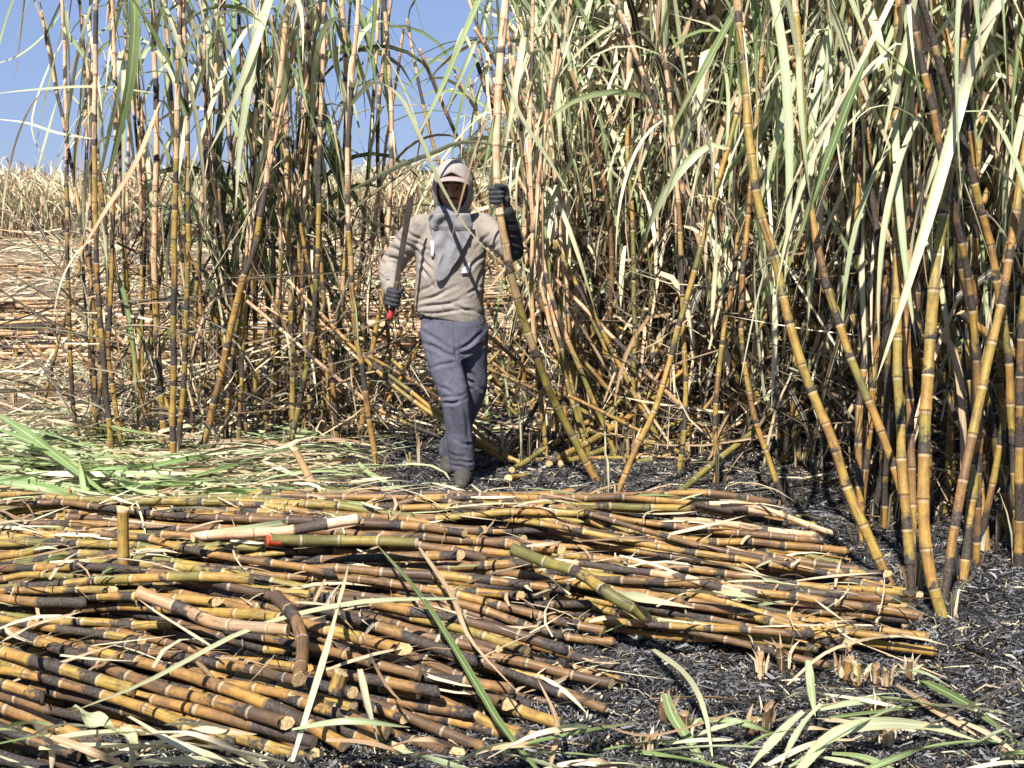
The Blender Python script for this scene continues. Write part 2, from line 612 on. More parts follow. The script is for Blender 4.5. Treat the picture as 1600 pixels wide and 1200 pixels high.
def templates():
    for key, mat in (('green', M_GREEN), ('dry', M_DRY), ('dark', M_DARK), ('pale', M_HANG)):
        for typ in ('arch', 'hang', 'kink', 'stiff'):
            L = []
            for i in range(8):
                if typ == 'arch':
                    p = droop_path(rng.uniform(1.0, 1.5), rng.uniform(66, 84), rng.uniform(-88, -50), power=rng.uniform(1.1, 2.0), side=rng.uniform(-.15, .15))
                    w = rng.uniform(0.022, 0.042)
                elif typ == 'hang':
                    p = droop_path(rng.uniform(0.7, 1.3), rng.uniform(-30, 45), rng.uniform(-94, -82), power=rng.uniform(0.12, 0.3), side=rng.uniform(-.12, .12))
                    w = rng.uniform(0.018, 0.036)
                elif typ == 'kink':
                    p = droop_path(rng.uniform(0.8, 1.4), rng.uniform(50, 80), rng.uniform(-88, -50), kink=rng.uniform(0.2, 0.45), n=14, side=rng.uniform(-.1, .1))
                    w = rng.uniform(0.02, 0.04)
                else:
                    p = droop_path(rng.uniform(0.7, 1.2), rng.uniform(74, 88), rng.uniform(40, 70), side=rng.uniform(-.1, .1))
                    w = rng.uniform(0.018, 0.034)
                if key == 'dark':
                    w *= 1.45
                if key == 'pale':
                    w *= 1.05
                if key == 'dry':
                    w *= 0.72
                L.append(leaf_mesh('leaf', p, w, mat, twist=rng.normal(0, 1.3), fold=rng.uniform(0.1, 0.5), wave=rng.normal(0, .15), roll=rng.normal(0, .3)))
            TEMPL[key, typ] = L


templates()
N_LEAF = [0]


def add_leaf(root, p, key, typ, az=None, sc=None, tilt=0.0):
    me = random.choice(TEMPL[key, typ])
    o = bpy.data.objects.new('leaf', me)
    COL.objects.link(o)
    o.parent = root
    o.location = p
    o.rotation_euler = (random.gauss(0, 0.08) + tilt, random.gauss(0, 0.08), random.uniform(0, 2 * math.pi) if az is None else az)
    s = random.uniform(0.8, 1.15) if sc is None else sc
    o.scale = (s, s, s)
    N_LEAF[0] += 1
    return o


STALKS = []


def stalk(path, r0=0.021, r1=0.014, char=0.35, tone=0.45, dry0=1.3, green=5, dry=4, region='', lo=False, group='', top=True, extra=None, az=None, look=None, low=0.5, gspan=0.7, gkey='green', pale=0):
    """one standing sugarcane: stem and each of its leaves"""
    base = path[0].copy()
    root = bpy.data.objects.new('sugarcane_stalk', None)
    root.empty_display_size = 0.1
    COL.objects.link(root)
    root.location = base
    me = stem_mesh('stem', (path, r0 * .86, r1 * .86), base, char=char, tone=tone, dry0=dry0, lo=lo, sides=6 if lo else 8, inter=rng.uniform(0.135, 0.165))
    link('stem', me, root)
    L = length_of(path)
    Q = path - base
    if top:
        for i in range(green):
            s = L - rng.uniform(0, gspan)
            typ = random.choices(['arch', 'kink', 'hang', 'stiff'], [3, 3, 4, 3])[0]
            add_leaf(root, along(Q, [s])[0], gkey, typ, az=None if az is None else az + random.gauss(0, .7))
    for i in range(dry):
        s = rng.uniform(min(low, L * .5), L)
        typ = random.choices(['hang', 'kink', 'arch'], [6, 3, 1])[0]
        add_leaf(root, along(Q, [s])[0], 'dry' if random.random() < 0.75 else 'green', typ, sc=random.uniform(0.4, 0.95))
    for i in range(pale):
        add_leaf(root, along(Q, [rng.uniform(L * .5, L)])[0], 'pale', random.choices(['hang', 'kink'], [4, 2])[0], az=random.gauss(-1.57, 1.0), sc=random.uniform(.7, 1.25))
    dx = path[-1][0] - path[0][0]
    lean = dx / max(path[-1][2] - path[0][2], .3)
    STALKS.append(dict(o=root, px=project(base)[0], d=base[1], lean=lean, char=char, tone=tone, dry0=dry0, region=region, look=look))
    tag(root, None, 'sugarcane', group or 'standing burnt sugarcane stalks')
    return root


def px_path(base, pts, Y0=None, ext=0.0):
    """path from a base pixel on the ground through picture points (px, py, extra depth)"""
    b = G(*base)
    P = [b - np.array([0, 0, 0.02])]
    for q in pts:
        P.append(PT(q[0], q[1], b[1] + (q[2] if len(q) > 2 else 0)))
    if ext:
        d = P[-1] - P[-2]
        P.append(P[-1] + d / np.linalg.norm(d) * ext)
    return spline(P, 40)


# ---- the thin row left of the worker (traced bases and leans, each at its own depth)
ROW = 'the thin row left of the worker'
rowspec = [
    ((122, 697), [(112, 607), (105, 380), (104, 180), (98, 20)], 0.35, .62, .5, 1.5, 0.017),
    ((64, 640), [(95, 520), (122, 432), (135, 250), (140, 60)], 0.3, .55, .45, 1.0, 0.015),
    ((176, 718), [(161, 555), (150, 380), (148, 180), (150, 0)], 0.6, .45, .5, 1.6, 0.020),
    ((192, 706), [(170, 555), (176, 380), (180, 200), (176, 0)], 0.5, .45, .5, 1.2, 0.017),
    ((238, 696), [(210, 555), (196, 425), (188, 240), (170, 0)], 0.5, .5, .5, 1.3, 0.019),
    ((257, 697), [(245, 520), (241, 380), (245, 200), (238, 0)], 0.6, .35, .35, 0.95, 0.023),
    ((270, 724), [(271, 555), (272, 380), (276, 200), (280, 0)], 0.6, .62, .42, 1.7, 0.022),
    ((277, 713), [(289, 555), (294, 380), (292, 200), (286, 0)], 0.6, .55, .42, 1.6, 0.020),
    ((312, 710), [(336, 625), (378, 443), (400, 380), (430, 190), (452, 0)], 0.8, .35, .5, 1.25, 0.025),
    ((402, 672), [(367, 576), (336, 502), (304, 432), (280, 300), (262, 60)], 0.4, .55, .4, 1.4, 0.018),
    ((421, 686), [(402, 576), (395, 450), (385, 250), (372, 0)], 0.4, .6, .5, 1.1, 0.017),
    ((458, 697), [(455, 520), (451, 380), (447, 130), (452, 0)], 0.6, .5, .35, 1.2, 0.021),
    ((450, 707), [(483, 555), (495, 432), (500, 200), (508, 0)], 0.6, .6, .4, 1.6, 0.020),
    ((500, 690), [(525, 555), (540, 397), (545, 200), (534, 0)], 0.6, .35, .4, 1.0, 0.022),
    ((590, 734), [(565, 572), (551, 467), (543, 250), (560, 0)], 0.5, .45, .45, 1.2, 0.019),
    ((330, 690), [(318, 560), (312, 400), (330, 200), (345, 0)], 0.4, .7, .6, .9, 0.015),
    ((215, 680), [(222, 520), (226, 380), (222, 200), (205, 10)], 0.4, .8, .6, 1.0, 0.014),
    ((385, 690), [(372, 500), (368, 330), (352, 120), (350, 0)], 0.4, .6, .5, .8, 0.015),
    ((530, 700), [(512, 520), (500, 380), (488, 150), (478, 0)], 0.5, .85, .5, 1.5, 0.018),
    ((430, 690), [(432, 520), (442, 380), (470, 180), (500, 0)], 0.5, .7, .4, 1.1, 0.016),
    ((560, 690), [(580, 560), (602, 420), (612, 200), (600, 0)], 0.5, .5, .45, .9, 0.019),
    ((620, 660), [(606, 520), (600, 400), (590, 200), (610, 0)], 0.4, .55, .45, 1.0, 0.018),
    ((150, 690), [(140, 540), (128, 380), (135, 200), (125, 0)], 0.4, .5, .6, .8, 0.014),
    ((350, 700), [(362, 560), (385, 400), (398, 200), (410, 0)], 0.4, .75, .5, 1.0, 0.015),
    ((545, 660), [(556, 520), (566, 380), (580, 200), (592, 0)], 0.4, .8, .5, 1.2, 0.017),
    ((300, 690), [(303, 520), (315, 330), (322, 150), (318, 0)], 0.4, .85, .5, 1.1, 0.016),
]
leaf_stalk = None
for i, (b, pts, ext, ch, tn, dr, r) in enumerate(rowspec):
    p = px_path(b, pts, ext=ext)
    few = b[0] < 130
    s = stalk(p, r * 1.02, r * 0.72, min(1, ch + .12), tn, dr - .15, green=3 if few else 6 if b[0] < 500 else 2, dry=2 if few else 3, gspan=.6 if few else 1.3, region=ROW, group='stalks in the thin row left of the worker', low=0.9)
    if b[0] == 590:
        leaf_stalk = s

# ---- thin stalks filling the row
for i in range(19):
    b = G(rng.uniform(135, 600), rng.uniform(640, 716))
    H = rng.uniform(2.2, 2.9)
    lx = rng.normal(0, .16) * H
    P = spline([b - np.array([0, 0, .02]), b + np.array([lx * .3 + rng.normal(0, .05), 0, H * .45]), b + np.array([lx, rng.normal(0, .15), H])], 30)
    stalk(P, rng.uniform(.012, .018), .011, rng.uniform(.3, 1), rng.uniform(.35, .8), rng.uniform(.6, 1.4), green=1 if project(b)[0] > 540 else 3, dry=4, region='the gaps of the left row', group='thin stalks filling the left row', low=.7, gspan=1.0)

# ---- leafier stalks a little behind the row
for px, py, lx in ((345, 665, .05), (385, 655, .08), (440, 650, -.06), (495, 650, .05), (372, 672, -.1), (398, 668, .1), (428, 664, -.05), (452, 670, .15), (476, 660, .02), (508, 668, -.12), (535, 655, .05), (250, 650, .04), (300, 640, -.06), (205, 640, .06)):
    b = G(px, py)
    H = rng.uniform(2.1, 2.7)
    P = spline([b - np.array([0, 0, .02]), b + np.array([lx * .5, 0, H * .5]), b + np.array([lx * 1.5, .05, H])], 30)
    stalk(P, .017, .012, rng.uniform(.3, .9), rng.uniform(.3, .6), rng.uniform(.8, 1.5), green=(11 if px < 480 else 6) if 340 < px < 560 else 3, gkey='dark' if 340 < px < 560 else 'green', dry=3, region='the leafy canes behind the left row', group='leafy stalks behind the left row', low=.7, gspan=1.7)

# ---- the cane the worker holds
HAND_L = PT(778, 306, 6.31)
hp = spline([G(936, 754) - np.array([0, 0, .02]), PT(880, 655, 6.62), PT(850, 590, 6.52), PT(815, 490, 6.42), PT(792, 400, 6.34), HAND_L, PT(776, 200, 6.34), PT(783, 90, 6.4), PT(794, -60, 6.5)], 60)
held = stalk(hp, 0.025, 0.023, 0.02, 0.30, 0.75, green=0, dry=1, region='HELD', look='long bent yellow cane stalk gripped in the raised gloved fist of the worker', low=1.6)

# ---- pale leafy canes leaning with the held one
for i in range(9):
    b = G(rng.uniform(850, 985), rng.uniform(640, 735))
    tp = PT(rng.uniform(800, 900), rng.uniform(-20, 120), b[1] + rng.uniform(.0, .4))
    md = PT(rng.uniform(820, 900), rng.uniform(360, 430), b[1] + .1)
    stalk(spline([b - np.array([0, 0, .02]), md, tp], 32), rng.uniform(.015, .019), .013, rng.uniform(.05, .45), rng.uniform(.3, .5), rng.uniform(.3, .9), green=1, dry=4, pale=1, region='the pale group by the worker', group='pale canes beside the held cane', low=.5)

# ---- traced stalks of the block to the right
BLK = 'the front edge of the right block'
blockspec = [
    ((1400, 922), [(1337, 793), (1299, 685), (1257, 583), (1229, 485), (1211, 408), (1180, 290), (1160, 80)], .6, .14, .42, 2.4, .024),
    ((1440, 922), [(1418, 800), (1372, 660), (1330, 560), (1290, 440), (1262, 300), (1250, 120)], .6, .4, .45, 2.3, .021),
    ((1478, 972), [(1446, 860), (1444, 700), (1452, 560), (1464, 420), (1486, 240), (1508, 40)], .7, .28, .45, 2.6, .027),
    ((1426, 930), [(1412, 760), (1404, 600), (1402, 420), (1398, 220), (1404, 20)], .6, .38, .40, 2.6, .023),
    ((1502, 916), [(1520, 760), (1535, 600), (1560, 480), (1586, 320), (1596, 100)], .6, .34, .5, 2.5, .024),
    ((1472, 950), [(1496, 800), (1536, 600), (1572, 440), (1592, 300), (1622, 100)], .6, .5, .52, 2.5, .022),
    ((1430, 905), [(1424, 700), (1418, 520), (1420, 380), (1428, 200), (1424, 0)], .6, .22, .62, 2.4, .020),
    ((1585, 820), [(1570, 680), (1562, 560), (1570, 400), (1560, 220), (1566, 20)], .6, .3, .5, 2.3, .021),
    ((1232, 792), [(1195, 700), (1172, 620), (1158, 500), (1170, 330), (1190, 100)], .5, .35, .55, 2.0, .017),
    ((1420, 800), [(1385, 700), (1340, 590), (1312, 500), (1280, 400), (1262, 260)], .6, .3, .3, 2.3, .019),
    ((955, 788), [(985, 720), (1015, 660), (1036, 600), (1052, 540), (1080, 440), (1110, 330)], .6, .1, .38, 1.8, .019),
    ((987, 705), [(990, 600), (991, 480), (988, 350), (980, 200), (985, 20)], .5, .1, .22, 1.9, .018),
    ((1120, 760), [(1118, 640), (1130, 520), (1150, 400), (1150, 220), (1165, 0)], .5, .5, .5, 1.6, .017),
    ((1350, 860), [(1340, 700), (1352, 520), (1340, 350), (1352, 150)], .6, .7, .6, 2.2, .020),
    ((1545, 880), [(1528, 700), (1512, 520), (1522, 330), (1540, 120)], .6, .5, .55, 2.2, .019),
    ((1600, 780), [(1592, 600), (1600, 430), (1584, 250), (1596, 60)], .6, .4, .5, 2.2, .02),
    ((1060, 740), [(1072, 620), (1066, 480), (1060, 320), (1040, 100)], .6, .45, .5, 1.3, .018),
    ((830, 650), [(846, 560), (872, 450), (900, 330), (930, 180), (960, 10)], .5, .55, .5, 1.3, .018),
    ((905, 640), [(890, 520), (862, 380), (842, 280), (824, 120)], .5, .5, .5, 1.2, .018),
    ((800, 640), [(822, 540), (838, 430), (846, 330), (862, 160), (880, 0)], .5, .75, .5, 1.5, .016),
]
for b, pts, ext, ch, tn, dr, r in blockspec:
    p = px_path(b, [(x, y, 0.0006 * (b[1] - y)) for x, y in pts], ext=ext)
    stalk(p, r, r * 0.78, ch, tn, dr, green=5, dry=4, region=BLK, group='stalks on the front edge of the right block', low=1.2, pale=2)

# ---- thick canes crowding the right edge
CL = 'the crowded clump at right edge'
for i in range(42):
    px = rng.uniform(1335, 1630)
    py = rng.uniform(760, 905) if px > 1500 else rng.uniform(745, 850)
    b = G(px, py)
    H = rng.uniform(2.3, 2.9)
    lx = rng.normal(.0, .10) * H
    P = spline([b - np.array([0, 0, .02]), b + np.array([lx * .25 + rng.normal(0, .05), rng.normal(0, .05), H * .4]), b + np.array([lx * .6 + rng.normal(0, .04), rng.normal(0, .1), H * .7]), b + np.array([lx, rng.normal(0, .15), H])], 36)
    stalk(P, rng.uniform(.016, .024), .015, float(np.clip(rng.normal(.72, .25), .1, 1)), rng.uniform(.3, .7), rng.uniform(1.6, 2.6), green=3, dry=3, region=CL, group='thick canes crowding the right edge', low=1.3, pale=1)

# ---- the rest of the right block: random stools of stalks
def in_block(x, y):
    if y < 4.9 or y > 12.5: return False
    xl = np.interp(y, [4.9, 5.3, 6.0, 6.6, 7.0, 8.0, 9.0, 12.5], [1.75, 1.75, 1.75, 1.35, 0.95, 0.55, 0.14, 0.16])
    return xl < x < 0.44 * y + 0.35


stools = []
DEEP = []
tries = 0
while len(stools) < 52 and tries < 20000:
    tries += 1
    y = rng.uniform(5.0, 12.3) ** 1.0
    x = rng.uniform(0.1, 5.6)
    if not in_block(x, y): continue
    if any(math.hypot(x - a, y - b) < 0.36 for a, b in stools): continue
    stools.append((x, y))
REG = {0: 'the block right of the worker', 1: 'the dense right block', 2: 'the tangle at the right edge'}
for (x, y) in stools:
    for j in range(int(rng.integers(3, 6))):
        a = rng.uniform(0, 2 * math.pi)
        rr = rng.uniform(0.02, 0.13)
        b = np.array([x + math.cos(a) * rr, y + math.sin(a) * rr, -0.02])
        H = rng.uniform(2.2, 3.1)
        ln = np.clip(np.array([rng.normal(-0.02, 0.26), rng.normal(-0.03, 0.18)]), -.34, .34)
        cv = np.array([rng.normal(0, 0.16), rng.normal(0, 0.12)])
        P = []
        for t in np.linspace(0, 1, 6):
            q = ln * H * t + cv * H * t * (t - 0.9)
            P.append(b + np.array([q[0], q[1], H * t * (1 - 0.03 * t)]))
        px, _ = project(b)
        far = y > 8.2
        if y > 8.5:                                          # too deep in the block to tell apart
            DEEP.append((spline(P, 16), rng.uniform(.015, .020), float(np.clip(rng.normal(.8, .3), .05, 1)), rng.uniform(.25, .8), rng.uniform(.9, 2.2)))
            continue
        reg = REG[0 if px < 1080 else 1 if px < 1400 else 2]
        stalk(spline(P, 30), rng.uniform(.015, .022), rng.uniform(.010, .015), pale=1, char=float(np.clip(rng.normal(.8, .3), .05, 1)), tone=rng.uniform(.25, .8), dry0=rng.uniform(.8, 1.9),
              green=4 if far else 5, dry=4, region=reg, lo=far, group='stalks of the right cane block', low=1.15)

# ---- canes pushed over and crossing each other low down
for i in range(104):
    if i < 80:
        b = G(rng.uniform(770, 1120) if i < 50 else rng.uniform(900, 1340), rng.uniform(600, 735))
    else:
        b = G(rng.uniform(250, 660), rng.uniform(600, 690))
    d = rng.choice([-1, 1])
    L = rng.uniform(.8, 2.1)
    el = R(rng.uniform(8, 66))
    az = rng.normal(0, .5)
    v = np.array([d * math.cos(el) * math.cos(az), abs(math.cos(el) * math.sin(az)), math.sin(el)])
    sag = rng.uniform(-.12, .06)
    P = spline([b + np.array([0, 0, .0]), b + v * L * .5 + np.array([0, 0, sag * L]), b + v * L], 24)
    P[:, 2] = np.maximum(P[:, 2], .015)
    stalk(P, rng.uniform(.013, .019), .012, rng.uniform(.1, .7), rng.uniform(.3, .75), rng.uniform(.2, 1.6), green=0, dry=int(rng.integers(1, 4)), region='the low right tangle' if i < 80 else 'the low left tangle',
          group='bent canes low in the tangle', low=.3)

# ---- canes behind and beyond: mass too dense to count
def far_mass():
    Vs, Fs, ms, ats, n = [], [], [], [], 0
    for i in range(330):
        y = rng.uniform(11.5, 17)
        x = rng.uniform(0.012 * y + 0.1, 0.46 * y + 0.6)
        H = rng.uniform(2.3, 3.4)
        b = np.array([x, y, -.02])
        l2 = rng.normal(0, .14, 2)
        P = spline([b, b + np.array([l2[0] * H * .4, l2[1] * H * .4, H * .5]), b + np.array([l2[0] * H, l2[1] * H, H])], 12)
        V, F, mi, at = stem(P, rng.uniform(.016, .022), .012, lo=True, sides=6, char=rng.uniform(.1, .8), tone=rng.uniform(.3, .7), dry0=rng.uniform(.6, 1.8), inter=0.2)
        Vs.append(V); Fs.append(F + n); ms.append(mi); ats.append(at); n += len(V)
    for P, r, ch, tn, dr in DEEP:
        V, F, mi, at = stem(P, r, .012, lo=True, sides=6, char=ch, tone=tn, dry0=dr, inter=.16)
        Vs.append(V); Fs.append(F + n); ms.append(mi); ats.append(at); n += len(V)
    at = {k: np.concatenate([a[k] for a in ats]) for k in ats[0]}
    me = mesh_np('distant_cane_stems', np.vstack(Vs), np.vstack(Fs), [M_RIND, M_PITH], np.concatenate(ms), at)
    tag(link('distant_cane_stems', me), 'mass of cane stems deep inside the right block', 'sugarcane', None, 'stuff')


far_mass()

# ------------------------------------------------------------------ leaf masses
def lerp(a, b, t):
    return np.asarray(a) * (1 - t) + np.asarray(b) * t


def pick_dry():
    t = rng.random()
    S = DRY
    for i in range(len(S) - 1):
        if S[i][0] <= t <= S[i + 1][0]:
            return lerp(S[i][1], S[i + 1][1], (t - S[i][0]) / (S[i + 1][0] - S[i][0]))
    return np.array(S[-1][1])


def pick_green():
    t = rng.random()
    S = GREEN
    for i in range(len(S) - 1):
        if S[i][0] <= t <= S[i + 1][0]:
            return lerp(S[i][1], S[i + 1][1], (t - S[i][0]) / (S[i + 1][0] - S[i][0]))
    return np.array(S[-1][1])


def hanging_tangle():
    B = Batch()
    for i in range(7000):
        y = rng.uniform(5.2, 15.5)
        x = rng.uniform(0.05, 0.46 * y + 0.4)
        if y < 12.4 and not in_block(x - rng.uniform(0, .1), y): continue
        z0 = rng.uniform(0.95, 3.2) if rng.random() < .88 else rng.uniform(.2, 1.0)
        L = rng.uniform(0.4, 1.5) if z0 > 1 else rng.uniform(.3, .8)
        if rng.random() < .6:
            p = droop_path(L, rng.uniform(-60, 40), rng.uniform(-98, -80), n=7, power=rng.uniform(.15, .5))
        else:
            p = droop_path(L, rng.uniform(55, 88), rng.uniform(-60, 60), n=7, power=rng.uniform(1.0, 2.2))
        a = rng.uniform(0, 6.283)
        c, s = math.cos(a), math.sin(a)
        p = np.stack([p[:, 0] * c - p[:, 1] * s, p[:, 0] * s + p[:, 1] * c, p[:, 2]], 1) + np.array([x, y, z0])
        if p[:, 2].min() < 0:
            p[:, 2] = np.maximum(p[:, 2], 0.02 + .5 * rng.random() ** 2)
        gr = rng.random() < (0.36 if z0 > 1.2 else 0.12)
        col = pick_green() * 1.15 if gr else pick_dry() * rng.choice([1.2, 1.2, .9, .12, .04, .04])
        V, F, u, v = ribbon(p, rng.uniform(.014, .042), roll=rng.uniform(0, 3), twist=rng.normal(0, .8))
        B.add(V, F, np.tile(col, (len(V), 1)), u, v)
    for P, r, ch, tn, dr in DEEP:                           # blades of the canes deep in the block
        for j in range(8):
            q = along(P, [length_of(P) * rng.uniform(.4, 1)])[0]
            p = droop_path(rng.uniform(.6, 1.3), rng.uniform(-20, 80), rng.uniform(-94, -40), n=8, power=rng.uniform(.15, 1.5))
            a = rng.uniform(0, 6.283)
            p = np.stack([p[:, 0] * math.cos(a), p[:, 0] * math.sin(a), p[:, 2]], 1) + q
            p[:, 2] = np.maximum(p[:, 2], .05)
            V, F, u, v = ribbon(p, rng.uniform(.018, .04), roll=rng.uniform(0, 3), twist=rng.normal(0, .8))
            B.add(V, F, np.tile(pick_green() if rng.random() < .5 else pick_dry(), (len(V), 1)), u, v)
    for i in range(3300):                                   # extra crown leaves, added to shade the inside of the block
        y = rng.uniform(5.0, 15)
        x = rng.uniform(0.05, 0.5 * y + 0.6)
        if y < 12.4 and not in_block(min(x, .44 * y + .3), y): continue
        p = droop_path(rng.uniform(.8, 1.5), rng.uniform(50, 88), rng.uniform(-70, 30), n=6, power=rng.uniform(1.0, 2.0))
        a = rng.uniform(0, 6.283)
        p = np.stack([p[:, 0] * math.cos(a), p[:, 0] * math.sin(a), p[:, 2]], 1) + np.array([x, y, rng.uniform(2.75, 3.5)])
        V, F, u, v = ribbon(p, rng.uniform(.045, .08), roll=rng.uniform(0, 3), twist=rng.normal(0, .8))
        B.add(V, F, np.tile(pick_green(), (len(V), 1)), u, v)
    for i in range(3200):                                   # dead sticks and sheaths at all slants
        if rng.random() < .78:
            y = rng.uniform(5.6, 11)
            x = rng.uniform(0.05, 0.46 * y)
            if not in_block(x + .1, y): continue
        else:
            y = rng.uniform(7.3, 9.5)
            x = rng.uniform(-.36, -.07) * y
        z0 = rng.random() ** 1.6 * 1.3 + .02
        L = rng.uniform(.25, .9)
        el = rng.normal(.5, .6)
        a = rng.choice([0, math.pi]) + rng.normal(0, .7)
        dv = np.array([math.cos(a) * math.cos(el), math.sin(a) * math.cos(el), math.sin(el)]) * L
        p = spline([np.array([x, y, z0]), np.array([x, y, z0]) + dv * .5 + rng.normal(0, .03, 3), np.array([x, y, z0]) + dv], 5)
        p[:, 2] = np.maximum(p[:, 2], .01)
        col = pick_dry() * rng.choice([1, .6, .25, .08, .05])
        V, F, u, v = ribbon(p, rng.uniform(.006, .018), roll=rng.uniform(0, 3), fold=.8, taper0=1)
        B.add(V, F, np.tile(col, (len(V), 1)), u, v)
    tag(link('hanging_leaf_tangle', B.build('hanging_leaf_tangle', M_LITTER)), 'tangle of dead and green leaves hanging inside the right cane block', 'leaves', None, 'stuff')


hanging_tangle()


def stool_trash():
    """dead sheaths, roots and char standing about the foot of each stalk"""
    B = Batch()
    for s_ in STALKS:
        b = np.array(s_['o'].location)
        if b[1] > 9.5: continue
        for i in range(9):
            a = rng.uniform(0, 6.283)
            d = np.array([math.cos(a), math.sin(a), 0])
            h = rng.uniform(.03, .22) * (1 if rng.random() < .8 else 1.8)
            r = rng.uniform(.014, .05)
            out = rng.uniform(-.02, .10)
            p = spline([b + d * r, b + d * (r + out * .3) + np.array([0, 0, h * .6]), b + d * (r + out) + np.array([0, 0, h * rng.uniform(.5, 1.1)])], 5)
            p[:, 2] = np.maximum(p[:, 2], .005)
            col = pick_dry() * rng.choice([.9, .5, .2, .05, .05])
            V, F, u, v = ribbon(p, rng.uniform(.005, .02), roll=rng.uniform(0, 3), twist=rng.normal(0, 1))
            B.add(V, F, np.tile(col, (len(V), 1)), u, v)
    tag(link('stool_trash', B.build('stool_trash', M_LITTER)), 'charred sheaths and roots about the feet of the standing canes', 'trash', None, 'stuff')


stool_trash()


def flat_strip(x, y, z, L, w, az, curl, n=4, tilt=0.0, roll=None):
    t = np.linspace(0, 1, n)
    a = az + curl * (t - .5)
    ds = L / (n - 1)
    px = x + np.r_[0, np.cumsum(np.cos(a[:-1]) * ds)] - math.cos(az) * L / 2
    py = y + np.r_[0, np.cumsum(np.sin(a[:-1]) * ds)] - math.sin(az) * L / 2
    pz = z + tilt * (t - .5) * L + np.abs(rng.normal(0, .04)) * L * np.sin(t * math.pi)
    return ribbon(np.stack([px, py, pz], 1), w, roll=rng.normal(0, .5) if roll is None else roll, twist=rng.normal(0, .6))


def ash_litter():
    """curled bits of burnt leaf on the black floor"""
    n = 150000
    y = 3.0 + 7.5 * rng.random(n) ** 1.55
    x = rng.uniform(-0.46, 0.46, n) * y
    keep = (rng.random(n) < ash_shade_mask(x, y)) & ~((x < 0) & (y > 8.8))
    x, y = x[keep], y[keep]
    n = len(x)
    t = np.linspace(0, 1, 4)[None]
    L = rng.uniform(.02, .14, n) * (1 + .05 * y) * rng.choice([.6, 1, 1.5], n, p=[.5, .4, .1])
    w = rng.uniform(.0008, .0026, n) * rng.choice([1, 1.7], n, p=[.93, .07])
    an = rng.uniform(0, 6.283, n)[:, None] + rng.normal(0, 2.6, n)[:, None] * (t - .5)
    ds = (L / 3)[:, None]
    z0 = np.zeros((n, 1))
    X = x[:, None] + np.hstack([z0, np.cumsum(np.cos(an[:, :-1]) * ds, 1)])
    Y = y[:, None] + np.hstack([z0, np.cumsum(np.sin(an[:, :-1]) * ds, 1)])
    clump = .5 + .5 * np.sin(x * 5.1 + 2 * np.sin(y * 3.3)) * np.sin(y * 6.7 + x * 2)
    Z = ground_z(X, Y) + .004 + (rng.random(n) * .03 * (.3 + clump))[:, None] * np.abs(np.sin(t * 3.1 + rng.uniform(0, 3, n)[:, None]))
    S = np.stack([-np.sin(an), np.cos(an), rng.normal(0, .8, (n, 4))], -1) * w[:, None, None]
    P = np.stack([X, Y, Z], -1)
    V = np.stack([P - S, P + S], 2).reshape(-1, 3)
    F = (np.array([[0, 1, 3, 2], [2, 3, 5, 4], [4, 5, 7, 6]])[None] + (np.arange(n) * 8)[:, None, None]).reshape(-1, 4)
    q = rng.random(n)
    tanp = .03 + .09 * ((x > .1) & (y > 6.3)) + .05 * (y < 4.3)
    col = np.array([.10, .098, .10])[None] * rng.uniform(.4, 1.9, n)[:, None]
    col = np.where((q < .55)[:, None], rng.uniform(.008, .035, n)[:, None] * np.ones((1, 3)), col)
    col = np.where((q > .965)[:, None], np.array([.30, .30, .31])[None] * rng.uniform(.6, 1.1, n)[:, None], col)
    D = np.array([pick_dry() for _ in range(400)])[rng.integers(0, 400, n)] * rng.uniform(.4, 1, n)[:, None]
    col = np.where((rng.random(n) < tanp)[:, None], D, col)
    me = mesh_np('ash_litter', V, F, [M_ASH], colors=np.repeat(col, 8, axis=0) * .95)
    tag(link('ash_litter', me), 'curled black and grey burnt leaf bits covering the floor', 'ash', None, 'stuff')


ash_litter()


def straw_field():
    B = Batch()
    for i in range(17000):
        y = 7.9 * (46 / 7.9) ** (rng.random() ** 1.1)
        x = rng.uniform(-0.45 * y - .3, min(0.10 * y, 1.4) if y < 18 else 0.12 * y)
        if y < 9.6 and rng.random() < .6: continue
        sc = max(1, y / 14)
        hill = .5 + .5 * math.sin(math.log(y) * 17 + .25 * x + .6 * math.sin(x * .8))
        tuft = .5 + .5 * mnoise.noise(Vector((x * .9, y * .6, 2.0)))
        if hill * .6 + tuft * .6 < rng.random() * .75: continue
        L = rng.uniform(.12, .65) * sc ** .5
        az = rng.normal(0, .5) if rng.random() < .6 else rng.uniform(0, 3.14)
        z = rng.random() * (.04 + .20 * hill * tuft) * sc ** .3 + .01
        V, F, u, v = flat_strip(x, y, z, L, rng.uniform(.009, .024) * sc ** .7, az, rng.normal(0, .8), n=4, tilt=rng.normal(0, .3), roll=rng.normal(0, .9))
        V[:, 2] = np.maximum(V[:, 2], .004)
        if rng.random() < .14:
            col = pick_green() * rng.uniform(.6, 1.0)
        else:
            col = pick_dry() * rng.choice([1.05, .9, .6, .3], p=[.4, .25, .2, .15])
        B.add(V, F, np.tile(col, (len(V), 1)), u, v)
    tag(link('straw_litter', B.build('straw_litter', M_LITTER)), 'cut field strewn with pale straw behind the left row', 'straw', None, 'stuff')


straw_field()


